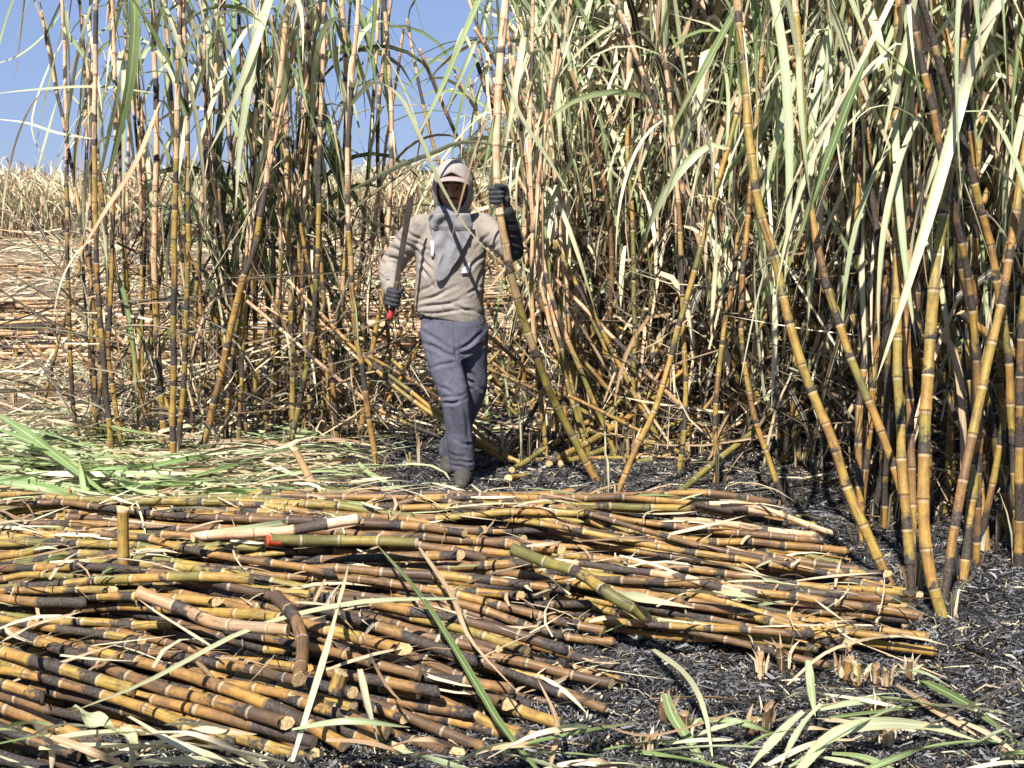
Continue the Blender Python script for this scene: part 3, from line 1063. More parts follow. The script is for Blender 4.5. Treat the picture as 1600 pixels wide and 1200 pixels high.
def windrow(y0, x0, x1, n, label, dy=.6, h=.42):
    Vs, Fs, ms, ats, k = [], [], [], [], 0
    for i in range(n):
        x = rng.uniform(x0, x1)
        y = y0 + rng.normal(0, dy)
        z = max(.02, h * math.exp(-((y - y0) / dy) ** 2) * rng.random() + .02)
        a = rng.normal(0, .3)
        L = rng.uniform(.5, 2.0)
        d = np.array([math.cos(a), math.sin(a), rng.normal(0, .02)]) * L / 2
        c = np.array([x, y, z])
        P = spline([c - d, c + np.array([0, rng.normal(0, .04), 0]), c + d], 10)
        V, F, mi, at = stem(P, .02, .017, lo=True, sides=6, char=rng.uniform(-.1, .5), tone=rng.uniform(.55, 1), inter=.2)
        at['dry'][:] = rng.choice([0, .3, .7, 1])
        Vs.append(V); Fs.append(F + k); ms.append(mi); ats.append(at); k += len(V)
    at = {q: np.concatenate([a_[q] for a_ in ats]) for q in ats[0]}
    me = mesh_np('cut_cane_windrow', np.vstack(Vs), np.vstack(Fs), [M_RIND, M_PITH], np.concatenate(ms), at)
    tag(link('cut_cane_windrow', me), label, 'cane heap', 'rows of cut cane across the far field', 'stuff')


windrow(11.6, -6, 0.4, 260, 'low row of cut cane lying just behind the left stalks')
windrow(15.2, -8, 0.6, 230, 'middle row of cut cane across the straw field', .6)
windrow(23.5, -12, 0.5, 260, 'farthest brown row of cut cane before the uncut field', .9, .3)


def far_field():
    """uncut cane on the far side of the clearing, reads as one mass"""
    B = Batch()
    for i in range(16000):
        y = 45 + 9 * rng.random() ** 1.6
        x = rng.uniform(-0.47 * y, 0.2 * y)
        H = 2.3 + .25 * math.sin(x * .9) + rng.normal(0, .22)
        z0 = rng.uniform(0, H * .75) if y < 48 else rng.uniform(1.0, max(1.1, H * .8))
        L = rng.uniform(.6, 1.3)
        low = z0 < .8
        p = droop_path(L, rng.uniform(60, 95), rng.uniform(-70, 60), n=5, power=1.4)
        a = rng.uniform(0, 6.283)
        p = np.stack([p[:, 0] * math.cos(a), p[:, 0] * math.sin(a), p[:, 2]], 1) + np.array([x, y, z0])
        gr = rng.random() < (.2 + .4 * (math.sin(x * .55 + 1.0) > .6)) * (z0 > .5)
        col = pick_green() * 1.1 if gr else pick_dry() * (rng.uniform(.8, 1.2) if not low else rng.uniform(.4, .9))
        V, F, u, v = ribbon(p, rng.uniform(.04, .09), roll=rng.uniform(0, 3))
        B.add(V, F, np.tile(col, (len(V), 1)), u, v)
    tag(link('far_cane_field', B.build('far_cane_field', M_LITTER)), 'pale dry uncut cane field across the clearing under the sky', 'cane field', None, 'stuff')


far_field()

# ------------------------------------------------------------------ far trees
M_BARK = plain('bark', (0.07, 0.05, 0.035), (0.16, 0.11, 0.08), 6)
M_FOL = leaf_material('tree_leaf', None, use_col=True, trans=.2)


def far_tree(px, Y, H, W, label):
    c = PT(px, 310, Y)
    base = np.array([c[0], Y, 0.0])
    root = bpy.data.objects.new('tree', None)
    COL.objects.link(root)
    root.location = base
    tag(root, label, 'tree', 'trees far beyond the field')
    parts = []
    B = Batch()
    lobes = []
    for i in range(9):
        a = rng.uniform(0, 6.28)
        lobes.append((np.array([math.cos(a) * W * .3 * rng.random(), math.sin(a) * W * .3 * rng.random(), H * rng.uniform(.42, .82)]), W * rng.uniform(.16, .28)))
    for i in range(1700):
        lc, lr = lobes[int(rng.integers(0, len(lobes)))]
        d = rng.normal(0, 1, 3); d /= np.linalg.norm(d)
        p0 = lc + d * lr * rng.uniform(.5, 1.05) * np.array([1, 1, .85])
        d2 = rng.normal(0, 1, 3) * .25
        V, F, u, v = ribbon(np.stack([p0, p0 + d2 * .5, p0 + d2 + np.array([0, 0, -.06])]), .2, roll=rng.uniform(0, 3))
        B.add(V, F, np.tile(np.array([.07, .13, .05]) * rng.uniform(.6, 1.4), (len(V), 1)), u, v)
    V, F, mi, at = stem(spline([(0, 0, -.1), (.1, 0, H * .3), (-.05, .1, H * .7)], 12), .16, .05, sides=6, lo=True, inter=.6)
    link('trunk', mesh_np('trunk', V, F, [M_BARK]), root)
    for lc, lr in lobes[:5]:
        V, F, mi, at = stem(spline([(.05, 0, H * .3), lc * .6 + np.array([0, 0, H * .15]), lc], 10), .06, .02, sides=6, lo=True, inter=.6)
        link('limb', mesh_np('limb', V, F, [M_BARK]), root)
    link('crown', B.build('crown', M_FOL), root)


far_tree(752, 95, 6.4, 7.5, 'dark green tree far behind the raised fist of the worker')
far_tree(634, 110, 4.6, 5.5, 'small hazy tree far off just left of the worker\'s hood')

# ------------------------------------------------------------------ the heap of cut cane
CANES = []
GX0, GY0, GS = -4.2, 2.6, 0.02
HM = np.zeros((int(6.6 / GS), int(4.6 / GS)))       # height of what already lies there


def hm_idx(P):
    i = np.clip(((P[:, 0] - GX0) / GS).astype(int), 0, HM.shape[0] - 1)
    j = np.clip(((P[:, 1] - GY0) / GS).astype(int), 0, HM.shape[1] - 1)
    return i, j


def settle(P2, r):
    """lay a cane on what is already there; it sags a little into the gaps"""
    i, j = hm_idx(P2)
    h = HM[i, j]
    n = len(h)
    k = max(3, int(.36 / GS)) | 1
    w = np.hanning(k + 2)[1:-1]; w /= w.sum()
    hp_ = np.pad(h, k // 2, mode='edge')
    line = np.convolve(hp_, w, 'valid')[:n]
    t = np.linspace(-1, 1, n)
    c1 = np.polyfit(t, line, 2)
    line = np.polyval(c1, t) * .75 + line * .25
    line = np.minimum(np.maximum(line, 0) + r * rng.uniform(.85, 1.9), .27 - .10 * rng.random())
    top = line + r * .8
    for dx in (-1, 0, 1):
        for dy in (-1, 0, 1):
            ii = np.clip(i + dx, 0, HM.shape[0] - 1); jj = np.clip(j + dy, 0, HM.shape[1] - 1)
            np.maximum.at(HM, (ii, jj), top - (.006 if dx or dy else 0))
    return line


def cut_cane(butt, ang, L, r, tone, char, bundle, bow=None, dry=0.0, z_off=0.0, name='cut_cane', label=None):
    """butt = (x, y) of the thick end, ang = plan direction towards the thin end"""
    n = int(L / GS)
    t = np.linspace(0, 1, n)
    d = np.array([math.cos(ang), math.sin(ang)])
    nrm = np.array([-d[1], d[0]])
    bow = rng.normal(0, .022) if bow is None else bow
    xy = np.array(butt)[None] + d[None] * (t * L)[:, None] + nrm[None] * (bow * L * 4 * t * (1 - t))[:, None]
    z = settle(xy, r * .84) + z_off
    P = np.column_stack([xy, z + ground_z(xy[:, 0], xy[:, 1]) * .5])[::max(1, n // 24)]
    base = P[len(P) // 2].copy(); base[2] -= r
    r = r * .77
    me = stem_mesh(name, (P, r, r * rng.uniform(.72, .9)), base, char=char, tone=tone, cut0=rng.normal(0, 1.0), cut1=rng.normal(0, .7),
                   inter=rng.uniform(.12, .17))
    if dry:
        a = me.attributes['dry']
        buf = np.full(len(me.vertices), dry, dtype=np.float32)
        a.data.foreach_set('value', buf)
    o = link(name, me, None, base)
    px, py = project(base)
    bpx = project(P[0])
    CANES.append(dict(o=o, px=bpx[0], py=bpx[1], tone=tone, char=char, dry=dry, bundle=bundle, ang=ang, L=L, label=label))
    tag(o, label, 'cut cane', bundle)
    return o


FRONTB = 'cut canes of the front heap'
BACKB = 'cut canes of the back heap'


def polyline(pts, t):
    P = np.asarray(pts, float)
    s = np.r_[0, np.cumsum(np.linalg.norm(np.diff(P, axis=0), axis=1))]
    u = t * s[-1]
    return np.array([np.interp(u, s, P[:, 0]), np.interp(u, s, P[:, 1])])


def g2(px, py, z=0.0):
    return G(px, py, z)[:2]


def heaps():
    # back heap: thick ends to the right, thin ends far left
    bl = [g2(560, 828, .10), g2(900, 832, .10), g2(1120, 828, .08), g2(1262, 832, .05), g2(1290, 872, .05), g2(1355, 917, .04), g2(1440, 985, .02), g2(1300, 1025, .02), g2(1080, 985, .04)]
    n_back = 114
    order = rng.permutation(n_back)
    for k in order:
        t = (k + rng.random()) / n_back
        b = polyline(bl, .08 + .92 * t) + rng.normal(0, .06, 2)
        px = project((b[0], b[1], 0))
        ang = math.pi - R(np.interp(t, [0, .45, .7, 1], [-4, 3, 22, 33])) + rng.normal(0, .055)
        if b[0] > 1.45: b[0] = 1.45 - rng.random() * .1
        L = rng.uniform(1.2, 2.3)
        if rng.random() < .12: L *= .5
        cut_cane(b, ang, L, rng.uniform(.0165, .0235), float(np.clip(rng.normal(.60, .22), .05, 1)), float(np.clip(rng.normal(.46, .25), 0, 1)), BACKB, dry=0.85 if rng.random() < .10 else 0)
    # left part of the back heap, crossing the frame edge
    for k in range(52):
        y = rng.uniform(4.7, 5.4)
        x = rng.uniform(-1.5, -.05)
        cut_cane((x, y), math.pi - R(rng.normal(6, 5)), rng.uniform(1.3, 2.3), rng.uniform(.017, .024), float(np.clip(rng.normal(.40, .18), .02, .9)), float(np.clip(rng.normal(.4, .25), 0, 1)), BACKB)
    # front heap
    fl = [g2(760, 905), g2(900, 945), g2(950, 1010), g2(985, 1075), g2(930, 1140), g2(800, 1165), g2(640, 1185), g2(430, 1195), g2(230, 1205), g2(60, 1215)]
    n_front = 122
    for k in rng.permutation(n_front):
        t = (k + rng.random()) / n_front
        b = polyline(fl, t) + rng.normal(0, .09, 2) - np.array([abs(rng.normal(0, .25)), 0])
        ang = math.pi - R(np.interp(b[1], [3.3, 3.8, 4.4, 5.2], [31, 23, 15, 10])) + rng.normal(0, .06)
        L = rng.uniform(1.5, 2.4)
        if rng.random() < .10: L *= .45
        lf = np.clip((.2 - b[0]) * .5, 0, 1)
        cut_cane(b, ang, L, rng.uniform(.018, .026), float(np.clip(rng.normal(.78 - .24 * lf, .2), .05, 1)), float(np.clip(rng.normal(.46, .25), 0, 1)), FRONTB)
    # canes lying over the left of the front heap
    for k in range(24):
        y = rng.uniform(3.75, 4.9)
        x = rng.uniform(-1.4, -.5)
        cut_cane((x, y), math.pi - R(rng.normal(14, 6)), rng.uniform(1.0, 2.0), rng.uniform(.018, .024), float(np.clip(rng.normal(.36, .15), .02, .9)), float(np.clip(rng.normal(.36, .25), 0, 1)), FRONTB)


heaps()


def placed_cane(pts, r0, r1, tone, char, label, group=None, dry=0.0, cut0=.4, cut1=.4, cat='cut cane', name='cut_cane', inter=.14):
    P = spline(pts, 30)
    base = P[len(P) // 2].copy(); base[2] -= r0
    me = stem_mesh(name, (P, r0, r1), base, char=char, tone=tone, cut0=cut0, cut1=cut1, inter=inter)
    if dry:
        me.attributes['dry'].data.foreach_set('value', np.full(len(me.vertices), dry, dtype=np.float32))
    return tag(link(name, me, None, base), label, cat, group)


def top_z(px, py, extra=.02):
    """point of the picture lying on top of whatever is heaped there"""
    z = 0.0
    for _ in range(6):
        p = G(px, py, z)
        i, j = hm_idx(p[None])
        z = float(HM[max(i[0] - 5, 0):i[0] + 6, max(j[0] - 5, 0):j[0] + 6].max()) * .6 + .4 * z + extra * .8
    return G(px, py, z)


# special canes on and around the heaps
rt = placed_cane([top_z(420, 843, .05), top_z(540, 846, .05), top_z(655, 848, .05)], .021, .019, .12, -.3, 'olive cut cane with a red band at its left end, on the back heap')
P0, P1 = top_z(418, 843, .05), top_z(444, 844, .05)
red = plain('red_tape', (0.30, 0.035, 0.02), (0.58, 0.08, 0.03), 60, .7)
V, F, mi, at = stem(spline([P0, P1], 6),   .0218, .0218, inter=.2)
V = V - np.array(rt.location)
link('red_band', mesh_np('red_band', V, F, [red]), rt)
placed_cane([top_z(800, 858, .05), top_z(900, 893, .06), top_z(960, 935, .05), top_z(1008, 962, .04)], .021, .020, .03, .05, 'green cut cane slanting down across the front of the back heap', cut1=1.2)
placed_cane([top_z(432, 930, .05), top_z(462, 965, .06), top_z(474, 1010, .06), top_z(468, 1060, .05)], .019, .019, .9, .5, 'short bent dark cane lying across the front heap', cut1=1)
placed_cane([top_z(525, 1085, .03), top_z(535, 1050, .07)], .022, .021, .3, .0, 'stubby olive cane piece poking out of the front heap')
b0 = G(200, 990)
placed_cane([b0, b0 + np.array([0, 0, .2]), b0 + np.array([-.004, 0, .445])], .0205, .020, .33, .1, 'upright olive cane stub standing in the heap at left', cut1=.3, inter=.165)
b0 = G(502, 778)
placed_cane([b0, PT(458, 700, b0[1])], .021, .019, .3, -.4, 'pale yellow cane stub tilted left in front of the worker', dry=.5, cut1=.8)
placed_cane([top_z(215, 925, .05), top_z(290, 952, .06), top_z(345, 975, .05), top_z(450, 985, .05)], .022, .018, .85, .25, 'scorched cane with a split red core on the front heap', dry=.4)
placed_cane([top_z(560, 812, .05), top_z(420, 832, .05), top_z(300, 838, .05)], .02, .018, .5, -.3, 'pale peeled cane lying along the back heap', dry=1.0)
# felled canes on the ash right of the worker
fell = [
    ([(795, 747, .02), (830, 742, .03), (870, 724, .05)], .5, .1, .019, 'short yellow cane lying on the ash right of the boots'),
    ([(800, 735, .02), (850, 702, .05)], .25, .2, .016, 'thin olive cane piece behind the boots on the ash'),
    ([(858, 724, .03), (920, 690, .08), (985, 650, .15), (1075, 575, .3)], .45, .25, .020, 'yellow fallen cane propped up to the right behind the held stalk'),
    ([(875, 725, .02), (930, 708, .04), (965, 692, .06)], .2, .0, .019, 'pale olive cane piece on ash beside the held stalk'),
    ([(855, 700, .03), (910, 665, .1), (975, 630, .2), (1130, 560, .35)], .4, .3, .018, 'long fallen cane sloping up right into the block'),
    ([(1060, 770, .02), (1120, 720, .1), (1200, 655, .25), (1250, 600, .4)], .15, .15, .017, 'olive cane leaning low to the right over dark ash'),
    ([(1255, 655, .25), (1300, 705, .12), (1330, 745, .03)], .35, .3, .018, 'broken yellow cane slanting down right under the long leaning stalk'),
    ([(1480, 730, .12), (1540, 690, .25), (1600, 640, .4)], .45, .3, .018, 'banded broken cane rising right through the right edge cluster'),
    ([(760, 560, .3), (850, 605, .2), (960, 640, .1)], .55, .2, .017, 'tan fallen cane sloping down right behind the worker\'s legs'),
    ([(765, 590, .25), (830, 640, .1), (880, 690, .03)], .6, .2, .017, 'brown fallen cane close behind the worker\'s knees'),
    ([(1500, 490, .9), (1560, 535, .75), (1640, 590, .6)], .45, .1, .018, 'straight yellow cane slanting across the stalks at right edge'),
]
for pts, tn, ch, r, lb in fell:
    b = G(*pts[0][:2], pts[0][2])
    if lb.startswith('straight yellow'):
        Q = [PT(p[0], p[1], 5.1) for p in pts]
    elif lb.startswith('broken') or lb.startswith('banded'):
        yb = G(pts[-1][0], pts[-1][1])[1] if lb.startswith('broken') else 6.4
        Q = [PT(p[0], p[1], yb) for p in pts]
    else:
        y0 = G(pts[0][0], pts[0][1], pts[0][2])[1]
        Q = [PT(p[0], p[1], y0 + .25 * i) for i, p in enumerate(pts)]
    placed_cane(Q, r, r * .92, tn, ch, lb, 'fallen canes on the ash')

# ------------------------------------------------------------------ stumps of cut cane
stumps = [(1038, 1128, .06, .022, 'brown'), (1070, 1150, .07, .018, 'orange'), (1190, 1050, .07, .015, 'pale'), (1225, 1045, .08, .016, 'brown'), (1318, 1056, .055, .021, 'golden'),
          (1341, 1062, .06, .021, 'golden'), (1372, 1066, .05, .018, 'brown'), (1385, 1070, .05, .016, 'brown'), (1372, 1128, .06, .022, 'brown'), (1388, 1162, .05, .022, 'orange'),
          (1165, 1150, .05, .018, 'orange'), (1195, 1136, .06, .020, 'brown'), (1420, 1062, .06, .014, 'brown'), (1010, 1180, .05, .024, 'orange'), (640, 735, .10, .009, 'thin'), (655, 728, .13, .008, 'thin'),
          (285, 806, .09, .014, 'pale'), (108, 806, .13, .010, 'thin'), (75, 806, .09, .012, 'brown'), (350, 790, .1, .009, 'thin'), (25, 580, .26, .016, 'yellow'), (22, 640, .20, .015, 'yellow')]
by = {}
for i, (px, py, h, r, w) in enumerate(stumps):
    by.setdefault(w, []).append(i)
ORD = lambda k: f"{k}{'th' if 10 <= k % 100 <= 20 else {1: 'st', 2: 'nd', 3: 'rd'}.get(k % 10, 'th')}"
for i, (px, py, h, r, w) in enumerate(stumps):
    b = G(px, py)
    tilt = rng.normal(0, .12)
    k = sorted(by[w], key=lambda q: stumps[q][0]).index(i) + 1
    st = placed_cane([b - np.array([0, 0, .03]), b + np.array([tilt * h, rng.normal(0, .05) * h, h])], r * .8, r * .75, {'brown': 1.0, 'orange': .85, 'golden': .62, 'pale': .5, 'thin': .55, 'yellow': .4}[w], .15,
                f'{w} cane stump left standing on the field floor, {ORD(k)} {w} one from the left', 'cut stumps', dry=.8 if w == 'pale' else 0, cut1=rng.normal(0, .9), cat='stump', name='cane_stump', inter=.07)
    st.data.materials[1] = M_STUMP
    for q in range(9 if r > .013 else 3):
        an = rng.uniform(0, 6.28)
        d = np.array([math.cos(an), math.sin(an), 0])
        hh = h * rng.uniform(.5, 1.6)
        pp = spline([b + d * r * 1.05, b + d * r * 1.3 + np.array([0, 0, hh * .6]), b + d * (r * 1.3 + rng.uniform(-.005, .03)) + np.array([0, 0, hh])], 5) - np.array(st.location)
        link('splinter', leaf_mesh('splinter', pp, rng.uniform(.006, .016), M_DRY, roll=rng.normal(0, 1)), st)

# ------------------------------------------------------------------ single leaves on heap, ash and mat
def fallen_leaf(pts, w, mat, label, group='single fallen leaves', lift=.02, name='fallen_leaf', n=14, fold=.3, roll=None, twist=None, cat='leaf', top=True):
    Q = []
    for p in pts:
        if len(p) > 2:
            Q.append(G(p[0], p[1], p[2]))
        else:
            Q.append(top_z(p[0], p[1], lift) if top else G(p[0], p[1], lift))
    P = spline(Q, n)
    base = P[len(P) // 2].copy()
    w = w * .72
    V, F, u, v = ribbon(P - base, w, roll=rng.normal(0, .25) if roll is None else roll, twist=rng.normal(0, .9) if twist is None else twist, fold=fold, wave=rng.normal(0, .25))
    me = mesh_np(name, V, F, [mat], attrs={'u': u, 'v': v})
    o = link(name, me, None, base)
    return tag(o, label, cat, group)


fl = [
    ([(715, 936), (560, 942), (400, 980), (230, 1065), (112, 1112)], .030, 'P', 'long pale straw leaf arching across the middle of the front heap'),
    ([(457, 1190), (490, 1080), (522, 975), (545, 880)], .026, 'P', 'tall cream leaf standing up the middle of the front heap'),
    ([(840, 1205), (780, 1130), (720, 1030), (655, 930), (588, 850)], .036, 'G', 'broad pale green leaf slanting down right over the front heap'),
    ([(655, 856), (705, 930), (735, 1000), (812, 1085)], .024, 'D', 'narrow dry leaf curving down beside the broad green leaf'),
    ([(562, 1046), (575, 1110), (598, 1190)], .032, 'G', 'short green leaf hanging down the front of the heap'),
    ([(0, 1005), (60, 975), (130, 955)], .026, 'D', 'straw leaf at the left frame edge on the front heap'),
    ([(40, 872), (120, 855), (215, 835)], .022, 'D', 'thin straw leaf lying beside the upright stub'),
    ([(0, 1142), (50, 1130), (100, 1140)], .05, 'G', 'wide mint green leaf tip at the lower left edge'),
    ([(200, 1120), (280, 1165), (400, 1200)], .034, 'G', 'green leaf lying along the lower left corner of the heap'),
    ([(130, 1210), (240, 1192), (420, 1188)], .040, 'G', 'flat green leaf along the bottom edge at left'),
    ([(50, 1125), (80, 1165), (80, 1215)], .028, 'D', 'tan folded leaf hanging at the bottom left'),
    ([(560, 985), (610, 1080), (700, 1150)], .016, 'D', 'wiry dry leaf looping over the front heap'),
    ([(700, 925), (760, 900), (830, 880)], .022, 'D', 'short straw leaf between the two heaps'),
    ([(990, 1023), (920, 1000), (880, 975)], .012, 'G', 'thin green blade lying on ash under the back heap'),
    ([(1250, 920), (1310, 965), (1360, 995)], .018, 'D', 'narrow straw leaf across the right tip of the back heap'),
    ([(1040, 1085, .08), (1052, 1120, .06), (1078, 1160, .03), (1110, 1205, .02)], .044, 'G', 'bent green leaf left of the pale pointed leaf on ash'),
    ([(1020, 1015, .02), (1070, 1055, .10), (1100, 1110, .12), (1116, 1205, .02)], .036, 'P', 'pale pointed leaf arching over the ash at bottom centre'),
    ([(1262, 1032, .16), (1268, 1075, .10), (1274, 1120, .05)], .034, 'G', 'upright green leaf tip in the lower right'),
    ([(1284, 1100, .10), (1250, 1140, .06), (1215, 1210, .02)], .036, 'G', 'green leaf running down from the upright leaf tip'),
    ([(1255, 1112, .06), (1215, 1150, .05), (1160, 1215, .02)], .036, 'G', 'green leaf leaning left at the bottom right clump'),
    ([(1282, 1110, .05), (1340, 1098, .06), (1402, 1090, .02)], .036, 'G', 'upper of the two pale leaves pointing right'),
    ([(1296, 1122, .04), (1380, 1112, .05), (1478, 1100, .02)], .026, 'G', 'lower of the two pale leaves pointing right'),
    ([(1240, 1215, .02), (1300, 1150, .08), (1365, 1131, .10), (1450, 1135, .06), (1530, 1158, .02)], .046, 'P', 'wide cream leaf bending over at bottom right'),
    ([(1300, 1178, .05), (1350, 1185, .05), (1420, 1212, .02)], .030, 'G', 'green leaf beneath the wide cream leaf at the bottom edge'),
    ([(1440, 1062, .03), (1520, 1105, .05), (1605, 1170, .03)], .034, 'G', 'mint green leaf slanting down to the right edge'),
    ([(1545, 1112, .03), (1580, 1118, .04), (1620, 1124, .03)], .024, 'G', 'short green blade crossing the right edge'),
    ([(930, 1130), (1020, 1150), (1160, 1110)], .02, 'D', 'dry blade lying on ash near the stumps'),
    ([(1480, 1060, .02), (1380, 1020, .06), (1330, 1000, .05)], .014, 'D', 'wiry tan blade over ash below the back heap'),
    ([(1230, 1070, .02), (1290, 1020, .07), (1355, 998, .09), (1420, 992, .03)], .014, 'D', 'reddish wiry blade rising from the stumps'),
    ([(1400, 1070, .02), (1470, 1115, .03), (1535, 1155, .02)], .03, 'D', 'brown husk blade slanting down at bottom right'),
    ([(1530, 1145, .02), (1570, 1175, .03), (1610, 1205, .02)], .022, 'D', 'tan blade in the bottom right corner'),
    ([(600, 770), (690, 790), (800, 788)], .02, 'D', 'pale blade lying before the boots on the heap top'),
    ([(330, 1010), (250, 960), (215, 935)], .016, 'D', 'thin reddish blade in the heap beside the stub'),
    ([(860, 1200), (870, 1130), (840, 1060)], .02, 'D', 'dry curled blade at the bottom centre of the heap'),
]
for pts, w, k, lb in fl:
    fallen_leaf(pts, w, {'G': M_GREEN, 'D': M_DRY, 'P': M_PALE}[k], lb, lift=.055)
edge = []
for i in range(58):
    px, py = (rng.uniform(-20, 960), rng.uniform(1135, 1215)) if i < 26 else (rng.uniform(960, 1620), rng.uniform(1060, 1210))
    L = rng.uniform(40, 120)
    sl = rng.normal(0, .55)
    z = rng.uniform(.02, .10)
    k = 'G' if rng.random() < (.4 if i < 26 else .7) else 'D'
    tz = (lambda a, b: float(top_z(a, b, .03)[2])) if i < 26 else (lambda a, b: .015)
    o = fallen_leaf([(px - L, py - sl * L * .5, tz(px - L, py - sl * L * .5)), (px, py - rng.uniform(0, 14), tz(px, py) + z), (px + L, py + sl * L * .5, tz(px + L, py + sl * L * .5))], rng.uniform(.012, .034), M_GREEN if k == 'G' else M_DRY, None, 'thin leaves along the near edge', fold=.5)
    edge.append((o, px, k, i < 26))
for key in {(e[2], e[3]) for e in edge}:
    L = sorted([e for e in edge if (e[2], e[3]) == key], key=lambda e: e[1])
    for j, e in enumerate(L):
        e[0]['label'] = f"thin {'green' if key[0] == 'G' else 'straw'} leaf {'on the heap along the bottom edge' if key[1] else 'on the ash at bottom right'}, {ORD(j + 1)} from left"
# split pale husks
husk = [
    ([(110, 1108), (150, 1130), (192, 1150)], .075, 'broad pale split husk at the lower left'),
    ([(75, 1158), (180, 1148), (298, 1146)], .06, 'long cream husk lying flat at the lower left'),
    ([(60, 1172), (200, 1168), (330, 1172)], .05, 'lower cream husk beside the bottom left corner'),
    ([(196, 1136), (203, 1165), (205, 1205)], .055, 'upright cream husk strip at the bottom left'),
    ([(300, 1152), (360, 1175), (420, 1200)], .05, 'cream husk beside the cut end of the nearest cane'),
    ([(1075, 925), (1150, 932), (1225, 945)], .055, 'bright cream split cane on the back heap right of centre'),
    ([(955, 925), (1020, 940), (1085, 950)], .05, 'bright cream split cane on the back heap centre'),
    ([(1190, 905), (1230, 915), (1330, 930)], .032, 'green and cream husk near the right tip of the heap'),
    ([(1050, 865), (1130, 885), (1200, 900)], .03, 'pale green leaf bundle on the back heap'),
    ([(300, 835), (420, 822), (510, 802)], .045, 'peeled cream husk on the far side of the back heap'),
    ([(890, 930), (860, 905), (840, 880)], .03, 'reddish torn husk between the two heaps'),
]
for pts, w, lb in husk:
    fallen_leaf(pts, w, M_PALE if 'cream' in lb or 'pale' in lb else M_DRY, lb, 'split husks on the heaps', lift=.035, name='cane_husk', fold=.5, cat='husk', roll=0)


# the mat of cut leaves on the left
def leaf_mat():
    spots = []
    named = [
        ([(0, 650, .25), (60, 690, .22), (120, 735, .16), (190, 790, .05)], .06, 'G'),
        ([(0, 672, .22), (70, 700, .2), (150, 745, .12)], .05, 'G'),
        ([(10, 690, .2), (90, 712, .18), (170, 760, .06)], .045, 'G'),
        ([(0, 745, .1), (80, 765, .1), (180, 795, .06)], .055, 'G'),
        ([(5, 755, .1), (100, 780, .08), (215, 800, .05)], .05, 'G'),
        ([(0, 800, .06), (100, 796, .07), (230, 798, .05)], .045, 'G'),
        ([(40, 740, .1), (160, 742, .12), (330, 738, .1)], .045, 'D'),
        ([(60, 760, .1), (110, 748, .1), (200, 742, .08)], .04, 'D'),
        ([(180, 752, .1), (250, 775, .1), (300, 800, .05)], .045, 'G'),
        ([(215, 735, .1), (290, 718, .12), (335, 712, .08)], .04, 'G'),
        ([(250, 760, .06), (330, 738, .1), (380, 722, .06)], .04, 'G'),
        ([(240, 764, .06), (340, 768, .08), (480, 772, .05)], .035, 'G'),
        ([(330, 745, .08), (400, 760, .08), (500, 770, .05)], .035, 'G'),
        ([(130, 800, .02), (130, 760, .12), (122, 715, .22)], .03, 'G'),
        ([(140, 790, .02), (137, 750, .1), (146, 712, .2)], .028, 'G'),
    ]
    k = 0
    for pts, w, m in named:
        spots.append((fallen_leaf(pts, w * 1.25, M_MAT if m == 'G' else M_DRY, None, 'leaves of the mat left of the worker', top=False), pts[1][0], m, pts[1][1]))
    for i in range(120):
        px = rng.uniform(-30, 620) if i < 80 else rng.uniform(-30, 260)
        py = rng.uniform(735, 800) - (rng.uniform(0, 70) if px < 230 else 0)
        if px > 400: py = rng.uniform(762, 790)
        L = rng.uniform(50, 130)
        sl = rng.normal(.05, .16)
        cz = rng.uniform(.03, .12) + (.13 * rng.random() if px < 260 else 0)
        if px < 260: py -= 45 * rng.random()
        m = 'G' if rng.random() < (.75 if px < 260 else .5) else 'D'
        pts = [(px - L, py - sl * L, cz * .5), (px, py - rng.uniform(-4, 4), cz), (px + L, py + sl * L, cz * .4)]
        spots.append((fallen_leaf(pts, rng.uniform(.018, .05), M_MAT if m == 'G' else M_DRY, None, 'leaves of the mat left of the worker', top=False, n=9), px, m, py))
    bands = {}
    for o, px, m, py in spots:
        band = 'back' if py < 725 else 'middle' if py < 765 else 'front'
        bands.setdefault((m, band), []).append((px, o))
    for (m, band), L in bands.items():
        L.sort(key=lambda q: q[0])
        for j, (px, o) in enumerate(L):
            o['label'] = f"{'green' if m == 'G' else 'straw'} leaf in the {band} of the leaf mat at left, {ORD(j + 1)} from the left"
    B = Batch()
    for i in range(1500):
        y = rng.uniform(5.9, 8.2)
        x = rng.uniform(-0.45 * y, -1.0 + rng.normal(0, .3))
        if y > 7.6 and rng.random() < .5: continue
        V, F, u, v = flat_strip(x, y, rng.uniform(.005, .06), rng.uniform(.15, .7), rng.uniform(.01, .03), rng.normal(0, .5), rng.normal(0, .7), n=5, tilt=rng.normal(0, .08))
        col = pick_green() if rng.random() < .5 else pick_dry() * rng.uniform(.6, 1)
        B.add(V, F, np.tile(col, (len(V), 1)), u, v)
    for i in range(1000):                                    # shreds between the heaps' canes
        p = np.array([rng.uniform(-2.2, 1.3), rng.uniform(3.5, 6.2)])
        i0, j0 = hm_idx(p[None])
        h = HM[i0[0], j0[0]]
        if h < .02: continue
        V, F, u, v = flat_strip(p[0], p[1], h + rng.uniform(-.02, .02), rng.uniform(.08, .4), rng.uniform(.004, .016), rng.normal(0, .9), rng.normal(0, .9), n=5, tilt=rng.normal(0, .15))
        col = pick_green() if rng.random() < .15 else pick_dry() * rng.uniform(.6, 1)
        B.add(V, F, np.tile(col, (len(V), 1)), u, v)
    tag(link('leaf_litter', B.build('leaf_litter', M_LITTER)), 'small shredded leaves scattered under the mat and among the heaps', 'leaves', None, 'stuff')


leaf_mat()

